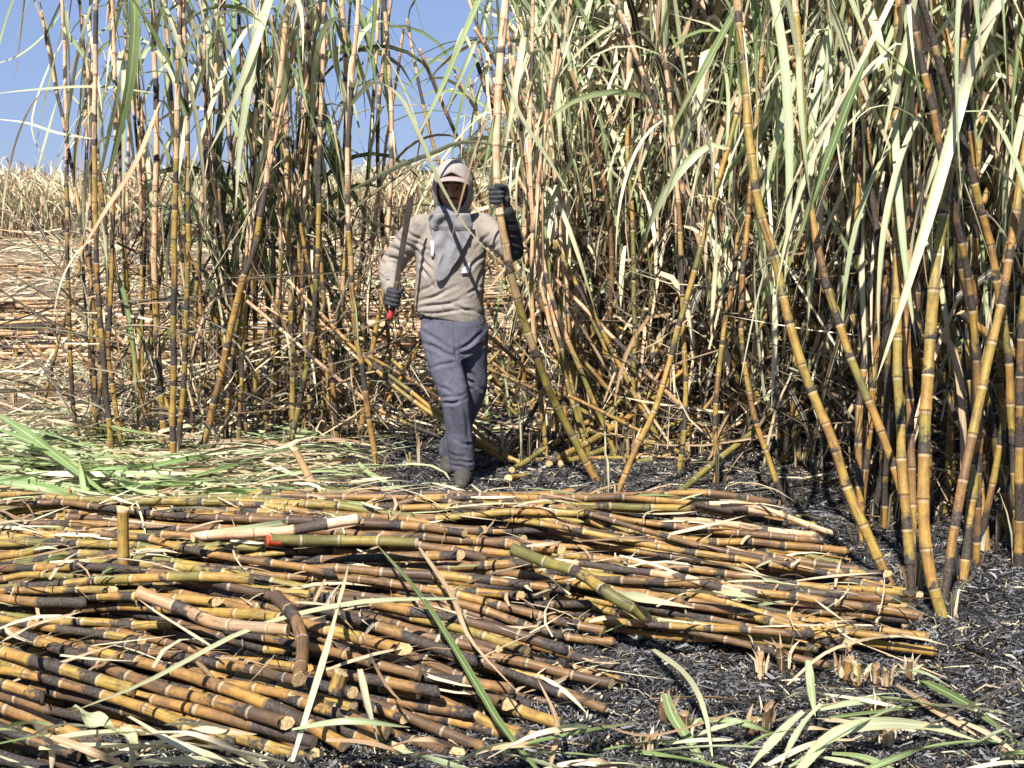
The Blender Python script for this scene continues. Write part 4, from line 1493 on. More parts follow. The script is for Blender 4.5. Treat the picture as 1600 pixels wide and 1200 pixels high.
# leaves that cross the sky and the worker, each part of a stalk of the row
def stalk_leaf(root, pts, w, mat, **kw):
    P = spline([PT(*p) for p in pts], 16) - np.array(root.location)
    kw.setdefault('taper0', .3)
    link('leaf', leaf_mesh('leaf', P, w, mat, **kw), root)


rs = {round(s['px']): s['o'] for s in STALKS if s['region'] == ROW}
first = [s['o'] for s in STALKS if s['region'] == ROW]
stalk_leaf(leaf_stalk, [(548, 165, 6.85), (582, 130, 6.7), (622, 150, 6.5), (655, 215, 6.32), (688, 290, 6.22), (735, 365, 6.2), (800, 425, 6.2)], .046, M_PALE, taper0=.4, roll=.2, twist=.4)
stalk_leaf(first[0], [(104, 5, 7.7), (80, 45, 7.7), (35, 85, 7.7), (-20, 105, 7.7)], .05, M_GREEN, roll=.5)
stalk_leaf(first[0], [(100, 60, 7.7), (70, 120, 7.7), (50, 190, 7.7), (62, 235, 7.7), (105, 285, 7.7)], .018, M_DRY, roll=.9)
stalk_leaf(first[2], [(240, 145, 7.4), (150, 136, 7.3), (60, 140, 7.3), (-20, 148, 7.3)], .028, M_PALE, roll=.6)
stalk_leaf(first[2], [(150, 218, 7.6), (90, 208, 7.6), (40, 192, 7.6), (-20, 185, 7.6)], .018, M_GREEN, roll=.8)
stalk_leaf(first[0], [(104, 40, 7.6), (106, 140, 7.6), (104, 260, 7.6), (112, 420, 7.6)], .022, M_DRY, roll=.3)
stalk_leaf(first[4], [(176, -60, 7.5), (208, -10, 7.2), (205, 110, 7.1), (185, 210, 7.1), (160, 310, 7.1)], .06, M_GREEN, roll=.2)
stalk_leaf(first[5], [(250, 160, 7.1), (215, 250, 7.0), (165, 330, 7.0), (110, 420, 7.0)], .035, M_DRY, roll=.3)
stalk_leaf(first[5], [(238, -40, 7.4), (275, 60, 7.1), (305, 180, 7.1), (320, 330, 7.1), (305, 420, 7.1)], .034, M_GREEN, roll=.4)
stalk_leaf(first[8], [(455, -60, 7.4), (428, -20, 7.1), (395, 80, 6.9), (360, 170, 6.9), (325, 240, 6.9)], .045, M_GREEN, roll=.3)
stalk_leaf(first[8], [(448, 15, 7.35), (412, 20, 7.0), (390, 130, 6.9), (375, 230, 6.9), (368, 330, 6.9)], .045, M_GREEN, roll=.2)
stalk_leaf(held, [(790, -60, 6.5), (755, -10, 6.45), (720, 70, 6.4), (690, 140, 6.4), (650, 220, 6.35)], .05, M_GREEN, roll=.3)
stalk_leaf(held, [(790, 120, 6.4), (812, 180, 6.3), (850, 240, 6.3), (900, 320, 6.3)], .035, M_GREEN, roll=.3)
stalk_leaf(leaf_stalk, [(560, 60, 6.7), (600, 110, 6.6), (650, 160, 6.6), (700, 210, 6.6)], .032, M_GREEN, roll=.4)
stalk_leaf(leaf_stalk, [(544, 300, 6.9), (620, 262, 6.9), (680, 238, 6.9), (730, 222, 6.9), (820, 235, 6.9)], .03, M_GREEN, roll=.9)

# ------------------------------------------------------------------ the worker
M_SKIN = plain('skin', (0.25, 0.115, 0.075), (0.36, 0.18, 0.12), 25, .55, .2, .002, .4)
M_SHIRT = plain('shirt_cloth', (0.20, 0.172, 0.148), (0.295, 0.258, 0.222), 7, .9, .5, .004, .15, soot=.5)
M_HOOD = plain('hood_cloth', (0.26, 0.232, 0.215), (0.345, 0.31, 0.285), 9, .9, .3, .003, .15)
M_SCARF = plain('scarf_cloth', (0.165, 0.16, 0.17), (0.235, 0.23, 0.24), 9, .9, .5, .004, .15, soot=.4)
M_CAP = plain('cap_cloth', (0.27, 0.21, 0.195), (0.36, 0.285, 0.265), 14, .9, .3, .003, .15)
M_TROU = plain('trouser_cloth', (0.070, 0.072, 0.100), (0.118, 0.118, 0.155), 8, .9, .5, .004, .15, soot=.6)
M_BOOT = plain('boot_leather', (0.03, 0.028, 0.026), (0.085, 0.075, 0.065), 18, .75, .4, .003, .25)
M_GLOVE = plain('glove_knit', (0.020, 0.021, 0.024), (0.06, 0.062, 0.07), 40, .8, .6, .003, .2)
M_SLEEVE_SHADE = plain('shaded_sleeve', (0.022, 0.022, 0.026), (0.05, 0.05, 0.055), 14, .9, .3, .003, .15)  # shade on the raised forearm put into the cloth colour
M_BELT = plain('belt_leather', (0.012, 0.012, 0.013), (0.03, 0.03, 0.03), 20, .6)
M_WHITE = plain('white_print', (0.42, 0.42, 0.43), (0.62, 0.62, 0.62), 60, .8, soot=.5)
M_STEEL = plain('worn_steel', (0.075, 0.065, 0.055), (0.15, 0.125, 0.10), 22, .5, .2, .002, .5, .55)
M_GRIP = plain('grip_dark', (0.05, 0.035, 0.03), (0.11, 0.07, 0.05), 40, .6)
M_GRIPRED = plain('grip_red', (0.26, 0.025, 0.025), (0.46, 0.05, 0.045), 60, .65)
M_EYE_SHADED = plain('eye', (0.14, 0.12, 0.11), (0.2, 0.18, 0.16), 30, .2, .05)  # sclera darkened to carry the visor's shade in its colour
M_IRIS = plain('iris', (0.015, 0.01, 0.008), (0.03, 0.02, 0.015), 30, .2, .05)
M_HAIR = plain('dark_hair', (0.012, 0.01, 0.009), (0.03, 0.024, 0.02), 60, .7)
M_LIP = plain('lip', (0.30, 0.13, 0.11), (0.40, 0.19, 0.16), 60, .5)


def tube(points, radii, sides=16, squash=None, n=None):
    """closed tube with rounded ends; radii follow the points; squash = (ratio, axis vector) flattens it"""
    P = spline(points, n or max(8, 6 * len(points)))
    t = np.linspace(0, 1, len(P))
    tk = np.r_[0, np.cumsum(np.linalg.norm(np.diff(np.asarray(points, float), axis=0), axis=1))]
    r = np.interp(t, tk / tk[-1], radii)
    T = tangents(P)
    # round the ends
    P = np.vstack([P[0] - T[0] * r[0] * .7, P[0] - T[0] * r[0] * .4, P, P[-1] + T[-1] * r[-1] * .4, P[-1] + T[-1] * r[-1] * .7])
    r = np.r_[r[0] * .35, r[0] * .8, r, r[-1] * .8, r[-1] * .35]
    T = np.vstack([T[:1], T[:1], T, T[-1:], T[-1:]])
    ref = np.array([0, 1.0, 0]) if abs(T.mean(0)[1]) < .8 * np.linalg.norm(T.mean(0)) else np.array([1.0, 0, 0])
    A = np.cross(T, ref); A /= np.linalg.norm(A, axis=1, keepdims=True)
    B = np.cross(T, A)
    th = np.linspace(0, 2 * math.pi, sides, endpoint=False)
    D = (A[:, None] * np.cos(th)[None, :, None] + B[:, None] * np.sin(th)[None, :, None]) * r[:, None, None]
    if squash:
        ax = np.asarray(squash[1], float); ax /= np.linalg.norm(ax)
        D = D - (D @ ax)[..., None] * ax * (1 - squash[0])
    V = (P[:, None] + D).reshape(-1, 3)
    return close_rings(V, len(P), sides)


def close_rings(V, n, sides):
    idx = np.arange(n * sides).reshape(n, sides)
    nx = np.roll(idx, -1, axis=1)
    F = [tuple(q) for q in np.stack([idx[:-1], nx[:-1], nx[1:], idx[1:]], -1).reshape(-1, 4)]
    F.append(tuple(idx[0][::-1])); F.append(tuple(idx[-1]))
    return V, F


def rings(R_, sides=28, power=2.3):
    """closed loft of horizontal superellipse rings: (cx, cy, z, rx, ry, slope)"""
    th = np.linspace(0, 2 * math.pi, sides, endpoint=False)
    R_ = np.asarray([list(q) + [0] * (6 - len(q)) for q in R_], float)
    k = len(R_)
    u = np.linspace(0, k - 1, (k - 1) * 4 + 1)
    q = np.stack([np.interp(u, np.arange(k), R_[:, i]) for i in range(6)], 1)
    V = []
    for cx, cy, z, rx, ry, sl in q:
        c, s = np.cos(th), np.sin(th)
        x = np.sign(c) * np.abs(c) ** (2 / power) * rx
        y = np.sign(s) * np.abs(s) ** (2 / power) * ry
        V.append(np.stack([cx + x, cy + y, z + sl * x], 1))
    return close_rings(np.vstack(V), len(q), sides)


def ball(c, r, nu=20, nv=14):
    V = []
    for j in range(nv):
        f = math.pi * (j + .5) / nv
        for i in range(nu):
            a = 2 * math.pi * i / nu
            V.append((c[0] + r[0] * math.sin(f) * math.cos(a), c[1] + r[1] * math.sin(f) * math.sin(a), c[2] + r[2] * math.cos(f)))
    return close_rings(np.array(V), nv, nu)


def fuse(name, parts, voxel, mat, parent=None, smooth=4, fold=0.0, ffreq=(9, 9, 9), lines=()):
    V, F, n = [], [], 0
    for v, f in parts:
        V.append(np.asarray(v)); F += [tuple(int(i) + n for i in q) for q in f]; n += len(v)
    me = bpy.data.meshes.new(name)
    me.from_pydata(np.vstack(V).tolist(), [], F)
    import bmesh
    bm = bmesh.new(); bm.from_mesh(me); bmesh.ops.recalc_face_normals(bm, faces=bm.faces); bm.to_mesh(me); bm.free()
    o = bpy.data.objects.new(name + '_tmp', me)
    COL.objects.link(o)
    m = o.modifiers.new('r', 'REMESH'); m.mode = 'VOXEL'; m.voxel_size = voxel
    s = o.modifiers.new('s', 'SMOOTH'); s.factor = .5; s.iterations = smooth
    dg = bpy.context.evaluated_depsgraph_get()
    dg.update()
    out = bpy.data.meshes.new_from_object(o.evaluated_get(dg))
    bpy.data.objects.remove(o)
    bpy.data.meshes.remove(me)
    out.name = name
    if fold:
        k = len(out.vertices)
        co = np.empty(k * 3, dtype=np.float32); out.vertices.foreach_get('co', co); co = co.reshape(-1, 3)
        no = np.empty(k * 3, dtype=np.float32); out.vertices.foreach_get('normal', no); no = no.reshape(-1, 3)
        d = np.zeros(k)
        for (x0, z0, x1, z1, w, dep) in lines:
            A, Bv = np.array([x0, z0]), np.array([x1, z1])
            ab = Bv - A
            Q = co[:, [0, 2]].astype(float) - A
            t = np.clip(Q @ ab / (ab @ ab), 0, 1)
            wob = .35 * w * np.sin(t * 7 + x0 * 90)
            q = ((Q[:, 0] * ab[1] - Q[:, 1] * ab[0]) / np.linalg.norm(ab) + wob) / w
            end = np.linalg.norm(Q - t[:, None] * ab, axis=1)
            fade = np.sin(math.pi * np.clip(t, .04, .96)) ** .5 * (end < 4 * w)
            d += -dep * (1 - q * q) * np.exp(-q * q / 2) * fade * np.clip(-no[:, 1] * 1.6, 0, 1)
        d = d / fold
        d += np.array([.5 * mnoise.noise(Vector((p[0] * ffreq[0], p[1] * ffreq[1], p[2] * ffreq[2]))) for p in co.astype(float)])
        co = co + no * (d * fold)[:, None]
        out.vertices.foreach_set('co', co.astype(np.float32).ravel())
    out.materials.clear()
    out.materials.append(mat)
    out.polygons.foreach_set('use_smooth', np.ones(len(out.polygons), dtype=bool))
    out.update()
    return link(name, out, parent)


def sheet(name, fn, nu, nv, thick, mat, parent):
    """cloth sheet over (u, v) in 0..1 with real thickness"""
    U, W = np.meshgrid(np.linspace(0, 1, nu), np.linspace(0, 1, nv))
    V = np.array([fn(a, b) for a, b in zip(U.ravel(), W.ravel())])
    i = np.arange((nv - 1) * (nu - 1))
    a = (i // (nu - 1)) * nu + i % (nu - 1)
    F = np.stack([a, a + 1, a + nu + 1, a + nu], 1)
    me = mesh_np(name, V, F, [mat])
    o = link(name, me, parent)
    m = o.modifiers.new('thickness', 'SOLIDIFY')
    m.thickness = thick
    m.offset = 0
    return o


WB = np.array([-0.293, 6.67, 0.0])


def build_worker():
    root = bpy.data.objects.new('person', None)
    COL.objects.link(root)
    root.location = WB
    tag(root, 'person in hooded beige top, cap and slate trousers gripping a cane and a machete', 'person')
    a = lambda *p: np.array(p, float)
    hd = a(-.012, -.03, 1.535)
    shR, elR, wrR, haR = a(-.185, .01, 1.335), a(-.345, .06, 1.13), a(-.325, -.15, 1.035), a(-.300, -.215, 1.00)
    shL, elL, wrL = a(.135, .01, 1.345), a(.295, -.16, 1.235), a(.255, -.315, 1.435)
    haL = HAND_L - WB
    hipR, knR, anR = a(-.105, 0, .80), a(-.005, -.10, .47), a(.035, -.06, .09)
    hipL, knL, anL = a(.075, .03, .80), a(.085, .10, .47), a(-.055, .30, .10)
    # --- body, one continuous skin
    head = ball(hd, (.074, .094, .116), 40, 30)
    hv = head[0]
    for k in range(len(hv)):
        p = hv[k] - hd
        x, y, z = p
        if y < 0:
            g = lambda cx, cz, sx, sz: math.exp(-((x - cx) / sx) ** 2 - ((z - cz) / sz) ** 2)
            dy = -.024 * g(0, -.022, .014, .018) - .015 * g(0, .0, .010, .03) - .007 * g(0, .028, .05, .010)
            dy += .010 * (g(-.03, .008, .018, .012) + g(.03, .008, .018, .012))
            dy += -.008 * g(0, -.058, .022, .012) - .010 * g(0, -.095, .025, .016) - .006 * (g(-.042, -.02, .018, .018) + g(.042, -.02, .018, .018))
            hv[k][1] += dy
        if z < -.03:
            hv[k][0] = hd[0] + x * (1 + .9 * (z + .03) * 1.2)
    nose = tube([hd + a(0, -.088, .012), hd + a(0, -.104, -.016), hd + a(0, -.113, -.030)], [.008, .010, .0135], 12)
    ears = [ball(hd + a(s * .076, .005, -.005), (.010, .020, .031), 12, 8) for s in (-1, 1)]
    body = [head, nose] + ears + [
        tube([a(-.02, .015, 1.32), hd + a(0, .02, -.07)], [.058, .052]),
        rings([(-.02, .02, .80, .145, .10), (-.02, .02, .95, .135, .09), (-.02, .02, 1.15, .150, .10), (-.02, .02, 1.30, .160, .095), (-.02, .02, 1.39, .09, .06)]),
        tube([shR, elR, wrR, haR], [.052, .042, .030, .026]), tube([shL, elL, wrL, haL + a(.03, .03, -.03)], [.050, .034, .028, .025]),
        tube([hipR, knR, anR, anR + a(0, -.02, -.05)], [.066, .048, .036, .034]), tube([hipL, knL, anL, anL + a(0, -.02, -.05)], [.066, .048, .036, .034]),
        tube([anR + a(0, .02, -.045), anR + a(0, -.12, -.055)], [.034, .030]), tube([anL + a(0, .02, -.045), anL + a(0, -.10, -.055)], [.034, .030])]
    fuse('body', body, .007, M_SKIN, root, smooth=2)
    # --- face details
    for s in (-1, 1):
        e = fuse('eye', [ball(hd + a(s * .030, -.076, .006), (.013, .012, .012), 14, 10)], .003, M_EYE_SHADED, root, 1)
        v, f = ball(hd + a(s * .030, -.087, .006), (.0055, .003, .0055), 10, 8)
        me = bpy.data.meshes.new('iris'); me.from_pydata(v.tolist(), [], f); me.materials.append(M_IRIS); link('iris', me, e)
        v, f = tube([hd + a(s * .012, -.091, .030), hd + a(s * .030, -.091, .034), hd + a(s * .048, -.079, .028)], [.004, .005, .003], 8, (.6, (0, 1, 0)))
        me = bpy.data.meshes.new('eyebrow'); me.from_pydata(v.tolist(), [], f); me.materials.append(M_HAIR); link('eyebrow', me, root)
    v, f = tube([hd + a(-.030, -.083, -.052), hd + a(-.012, -.096, -.0445), hd + a(.012, -.096, -.0445), hd + a(.030, -.083, -.052)], [.003, .0055, .0055, .003], 8)
    me = bpy.data.meshes.new('moustache'); me.from_pydata(v.tolist(), [], f); me.materials.append(M_HAIR); link('moustache', me, root)
    v, f = tube([hd + a(-.024, -.086, -.0655), hd + a(0, -.097, -.064), hd + a(.024, -.086, -.0655)], [.003, .006, .003], 8, (.7, (0, 1, 0)))
    me = bpy.data.meshes.new('lip'); me.from_pydata(v.tolist(), [], f); me.materials.append(M_LIP); link('lip', me, root)
    # --- shirt: loose long-sleeved top, hem lower on the image left
    SL = -.16
    trunk = rings([(-.035, .025, .865, .178, .128, -.20), (-.036, .025, .90, .185, .135, -.19), (-.034, .022, 1.00, .180, .135, -.06), (-.027, .02, 1.13, .180, .135), (-.022, .02, 1.26, .187, .125),
                   (-.022, .02, 1.335, .175, .105), (-.022, .02, 1.385, .115, .080), (-.02, .02, 1.415, .075, .065)], 36)
    shirt = [trunk, tube([shR + a(.04, 0, 0), shR, (shR + elR) / 2 + a(-.006, 0, .004), elR, (elR + wrR) / 2, wrR + (haR - wrR) * .25], [.072, .076, .068, .063, .055, .045], 20),
             tube([shL - a(.04, 0, 0), shL, (shL + elL) / 2, elL + a(.004, 0, -.012)], [.070, .072, .066, .060], 20)]
    sh = fuse('shirt', shirt, .007, M_SHIRT, root, 4, .007, (8, 8, 6), [
        (-.21, .925, .04, .975, .009, .008), (-.20, .955, -.02, 1.03, .010, .009), (-.18, .90, .08, .925, .008, .007), (.12, .905, -.01, .945, .008, .007), (-.21, 1.0, -.10, 1.06, .009, .007),
        (-.20, 1.22, -.115, 1.12, .010, .010), (-.19, 1.175, -.13, 1.07, .010, .009), (-.21, 1.265, -.12, 1.225, .010, .007), (.155, 1.21, .06, 1.12, .010, .009), (.16, 1.15, .10, 1.02, .010, .008),
        (.155, 1.05, .05, 1.0, .009, .007), (-.40, 1.165, -.29, 1.12, .009, .010), (-.39, 1.205, -.28, 1.17, .009, .009), (-.37, 1.25, -.25, 1.205, .010, .009), (-.33, 1.30, -.22, 1.235, .010, .008),
        (-.40, 1.10, -.31, 1.075, .008, .009), (-.26, 1.33, -.17, 1.27, .010, .007), (.20, 1.34, .13, 1.26, .010, .008), (.26, 1.30, .17, 1.22, .010, .009)])
    fuse('sleeve', [tube([elL + a(-.014, -.004, .010), elL + a(.006, 0, -.012), (elL + wrL) / 2 + a(.006, 0, 0), wrL], [.050, .055, .052, .044], 20)], .007, M_SLEEVE_SHADE, root, 4, .004, (14, 12, 14), [(.24, 1.30, .33, 1.26, .009, .004), (.22, 1.34, .33, 1.31, .009, .004), (.22, 1.38, .31, 1.36, .008, .003), (.25, 1.24, .34, 1.23, .009, .004)])['label'] = 'forearm sleeve of the raised arm, shade put into its dark colour'
    # white print on the chest, seen beside the scarf
    def front_y(x, z):
        rx, ry = np.interp(z, [.9, 1.0, 1.13, 1.26, 1.335], [.185, .180, .180, .187, .175]), np.interp(z, [.9, 1.0, 1.13, 1.26, 1.335], [.135, .135, .135, .125, .105])
        q = min(abs((x + .026) / rx), .98)
        return .02 - ry * (1 - q ** 2.3) ** (1 / 2.3)
    for (x0, x1, z0, z1) in ((-.122, -.096, 1.195, 1.275), (.035, .078, 1.11, 1.165)):
        sheet('print_patch', lambda u, v: a(x0 + (x1 - x0) * (u if x0 > 0 else u * (.5 + .5 * v)), front_y(x0 + (x1 - x0) * u, z0 + (z1 - z0) * v) - .0105, z0 + (z1 - z0) * v * (1 if x0 < 0 else .4 + .6 * u)), 8, 8, .003, M_WHITE, sh)
    # --- trousers
    tro = [rings([(-.02, .02, .66, .12, .10), (-.02, .02, .74, .165, .118), (-.015, .02, .85, .172, .122, -.02), (-.015, .02, .93, .160, .112)], 30),
           tube([hipR + a(.01, 0, .02), (hipR + knR) / 2 + a(-.002, 0, 0), knR, (knR + anR) / 2 + a(0, .01, 0), anR + a(0, 0, -.005)], [.102, .090, .073, .070, .068], 20),
           tube([hipL + a(0, 0, .02), (hipL + knL) / 2, knL, (knL + anL) / 2, anL + a(0, 0, -.01)], [.098, .082, .070, .066, .062], 20)]
    tr = fuse('trousers', tro, .007, M_TROU, root, 4, .006, (9, 9, 6), [
        (.0, .71, -.15, .80, .011, .008), (.0, .685, -.16, .745, .012, .010), (.005, .66, -.12, .625, .010, .007), (.02, .71, .14, .80, .011, .008), (.025, .685, .15, .735, .011, .009),
        (-.012, .88, .005, .69, .006, .006), (-.155, .83, -.10, .90, .006, .005), (.135, .83, .09, .90, .006, .005), (-.08, .53, .0, .495, .011, .007), (-.075, .47, .05, .49, .010, .006),
        (-.065, .44, .03, .46, .010, .009), (-.075, .66, -.025, .54, .012, .006), (-.03, .42, .01, .22, .012, .006), (.05, .42, .07, .24, .011, .006), (.06, .60, .12, .52, .010, .008), (.05, .55, .12, .50, .010, .008),
        (-.045, .175, .06, .15, .009, .005), (.0, .135, .10, .125, .009, .006), (-.03, .110, .06, .10, .008, .005), (.10, .205, .02, .24, .009, .006), (-.13, .76, -.14, .66, .012, .006)])
    belt = rings([(-.018, .02, .885, .168, .119, -.02), (-.018, .02, .92, .168, .119, -.02)], 36)
    fuse('belt', [belt], .008, M_BELT, root, 1)
    # --- boots
    for an in (anR, anL):
        ft = a(an[0], an[1], 0)
        bt = fuse('boot', [tube([an + a(0, .01, .05), ft + a(0, .015, .06)], [.056, .054], 16), tube([ft + a(0, .045, .048), ft + a(0, -.06, .05), ft + a(-.004, -.175, .036)], [.046, .049, .036], 16, (.92, (0, 0, 1)))], .007, M_BOOT, root, 3, .004, (30, 30, 30))
        fuse('sole', [rings([(ft[0], ft[1] - .05, .002, .052, .145), (ft[0], ft[1] - .05, .022, .052, .147)], 28)], .006, M_BELT, bt, 1)
    # --- cap: dome and visor
    cp = fuse('cap', [ball(hd + a(0, .014, .036), (.084, .092, .090), 30, 20)], .006, M_CAP, root, 2)
    def visor(u, v):
        x = (u - .5) * 2
        r = .084 + .104 * v * (1 - .30 * x * x)
        an = x * .98
        return hd + a(math.sin(an) * r * (.98 - .24 * v), -.012 - math.cos(an) * r, .062 - .020 * v - .036 * x * x * (.5 + .5 * v))
    sheet('visor', visor, 22, 9, .007, M_CAP, cp)
    # --- hood over the cap and round the jaw
    def hood(u, v):
        ph = u * 2 * math.pi                              # around the face
        c, s = math.cos(ph), math.sin(ph)
        open_x, open_up, open_dn = .080, .074, -.122
        fx = open_x * s
        fz = (open_up if c > 0 else -open_dn) * c + (.010 * math.exp(-(s * 3) ** 2) if c > 0 else 0)
        fy = -.062 + .020 * abs(s) - .034 * max(c, 0)
        th = v * math.pi * .5
        gx, gz = .104 * s, ((.152 if c > 0 else .150) * c)
        t = math.sin(th) ** .7
        x = fx + (gx - fx) * min(1, t * 1.6) if v < .55 else gx * math.cos((v - .55) / .45 * math.pi / 2) ** .8
        z = fz + (gz - fz) * min(1, t * 1.6) if v < .55 else gz * math.cos((v - .55) / .45 * math.pi / 2) ** .8
        y = fy + (.22 + .03 * max(c, 0)) * v ** .9
        n = .004 * mnoise.noise(Vector((x * 30, y * 20, z * 30 + 3)))
        return hd + a(x * (1 + n * 8), y, z * (1 + n * 8))
    sheet('hood', hood, 49, 26, .007, M_HOOD, root)
    # --- scarf: collar folds and a bib that narrows to a point
    col = [rings([(-.015, .0, 1.345, .118, .108), (-.015, -.005, 1.385, .108, .104), (-.014, -.008, 1.425, .094, .094), (-.013, -.01, 1.45, .080, .085)], 30)]
    fuse('scarf_collar', col, .006, M_SCARF, root, 3, .016, (6, 6, 34))
    def bib(u, v):
        z = 1.415 - .345 * v
        half = np.interp(v, [0, .2, .45, .7, 1], [.10, .112, .080, .058, .010])
        cx = np.interp(v, [0, .45, .8, 1], [-.02, -.018, -.055, -.078])
        x = cx + (u - .5) * 2 * half
        y = front_y(x, max(z, .95)) - .020 - .010 * (1 - v)
        if z > 1.335: y -= .012
        y += .012 * math.sin(75 * (z + .9 * abs(x - cx + .02 * math.sin(v * 7))) + 4.5 * mnoise.noise(Vector((x * 8, z * 8, 4)))) * max(0, 1 - 1.35 * v) + .016 * mnoise.noise(Vector((x * 17, z * 6, 1))) + .006 * math.sin((x - cx) * 70 + z * 22) * v
        x += .022 * mnoise.noise(Vector((z * 14, u * 2, 7)))
        y -= .004
        return a(x, y, z)
    sheet('scarf_bib', bib, 26, 30, .004, M_SCARF, root)
    # --- gloves, five fingers closed on what they hold
    def fist(c, axis, out, wrist, r, thumb_up=1, nm='glove'):
        """c centre of the held bar, axis along it, out = from the bar towards the palm"""
        ax = axis / np.linalg.norm(axis)
        o = out - ax * (out @ ax); o /= np.linalg.norm(o)
        s = np.cross(ax, o)                              # direction the fingers travel first
        parts = []
        fr = .0105
        for i, (h, ln) in enumerate(((.034, .95), (.0125, 1.05), (-.0095, 1.0), (-.031, .82))):
            pts = []
            for t in np.linspace(0, 1, 7):
                an = math.radians(25 + 265 * ln * t)
                rr = r + fr * 1.0 + .012 * (1 - t) ** 2
                pts.append(c + ax * (h - .004 * t) + (o * math.cos(an) + s * math.sin(an)) * rr)
            parts.append(tube(pts, [fr * 1.12, fr * 1.15, fr, fr * 1.08, fr, fr * .95, fr * .85], 12))
        palm = c + o * (r + .018)
        parts.append(tube([palm + ax * .034, palm - ax * .034], [.020, .020], 14))
        parts.append(tube([palm + ax * .02 + s * .008, palm + ax * .02 - s * .012, wrist], [.018, .022, .030], 14))
        parts.append(tube([palm - ax * .02 + s * .008, palm - ax * .02 - s * .012, wrist], [.018, .022, .030], 14))
        tp = []
        for t in np.linspace(0, 1, 5):
            an = math.radians(-30 - 115 * t)
            tp.append(c + ax * thumb_up * (.030 + .016 * t) + (o * math.cos(an) + s * math.sin(an)) * (r + .014 - .002 * t))
        parts.append(tube(tp, [.016, .0135, .012, .0125, .011], 12))
        d = wrist - palm; d /= np.linalg.norm(d)
        parts.append(tube([wrist - d * .03, wrist + d * .035], [.031, .034], 16))
        return fuse(nm, parts, .0035, M_GLOVE, root, 2, .0015, (60, 60, 60))
    cl = hp - WB
    k = int(np.argmin(np.linalg.norm(cl - haL, axis=1)))
    axL = cl[min(k + 2, len(cl) - 1)] - cl[k - 2]
    fist(cl[k], axL, a(.75, .65, 0), wrL + a(.0, .0, .01), .0205)
    # --- machete in the other hand
    mt = bpy.data.objects.new('machete', None)
    COL.objects.link(mt)
    hc = haR + a(0, -.005, -.005)
    mt.location = WB + hc
    tag(mt, 'dark worn machete held blade up in the lowered gloved hand', 'machete')
    tip = a(-.208, -.245, 1.505)
    ax = tip - hc; Lb = np.linalg.norm(ax); ax /= Lb
    fist(hc, ax, a(-.45, .85, -.1), wrR, .0165)
    wd = np.cross(ax, a(.55, -.83, 0)); wd /= np.linalg.norm(wd)
    wd = a(.92, .38, 0) - ax * (a(.92, .38, 0) @ ax); wd /= np.linalg.norm(wd)
    nr = np.cross(ax, wd)
    prof = [(.06, -.013, .013), (.12, -.014, .014), (.25, -.0145, .015), (.38, -.015, .0165), (.46, -.015, .0175), (.50, -.012, .017), (Lb - .005, -.003, .013), (Lb, .003, .008)]
    V, F = [], []
    for i, (t, l_, r_) in enumerate(prof):
        c = ax * t
        V += [c + wd * l_ + nr * .0016, c + wd * r_, c + wd * l_ - nr * .0016, c + wd * (l_ * .3 + r_ * .7) + nr * .0014, c + wd * (l_ * .3 + r_ * .7) - nr * .0014]
    for i in range(len(prof) - 1):
        q, w = i * 5, i * 5 + 5
        for s_, t_ in ((0, 3), (3, 1), (1, 4), (4, 2), (2, 0)):
            F.append((q + s_, q + t_, w + t_, w + s_))
    F += [(0, 3, 1, 4, 2), tuple(len(V) - 5 + k_ for k_ in (2, 4, 1, 3, 0))]
    me = bpy.data.meshes.new('blade'); me.from_pydata([tuple(v) for v in V], [], F); me.materials.append(M_STEEL)
    link('blade', me, mt)
    v, f = tube([ax * .075, ax * -.02, ax * -.075 + nr * .004], [.0155, .0150, .0155], 14, (.75, nr))
    me = bpy.data.meshes.new('handle'); me.from_pydata(v.tolist(), [], f); me.materials.append(M_GRIP); me.polygons.foreach_set('use_smooth', [True] * len(f)); hnd = link('handle', me, mt)
    v, f = tube([ax * -.072 + nr * .004, ax * -.105 + nr * .006 - wd * .006], [.0165, .0175], 14, (.8, nr))
    me = bpy.data.meshes.new('handle_end'); me.from_pydata(v.tolist(), [], f); me.materials.append(M_GRIPRED); me.polygons.foreach_set('use_smooth', [True] * len(f))
    link('handle_end', me, mt)['label'] = 'red end of the machete handle'


build_worker()


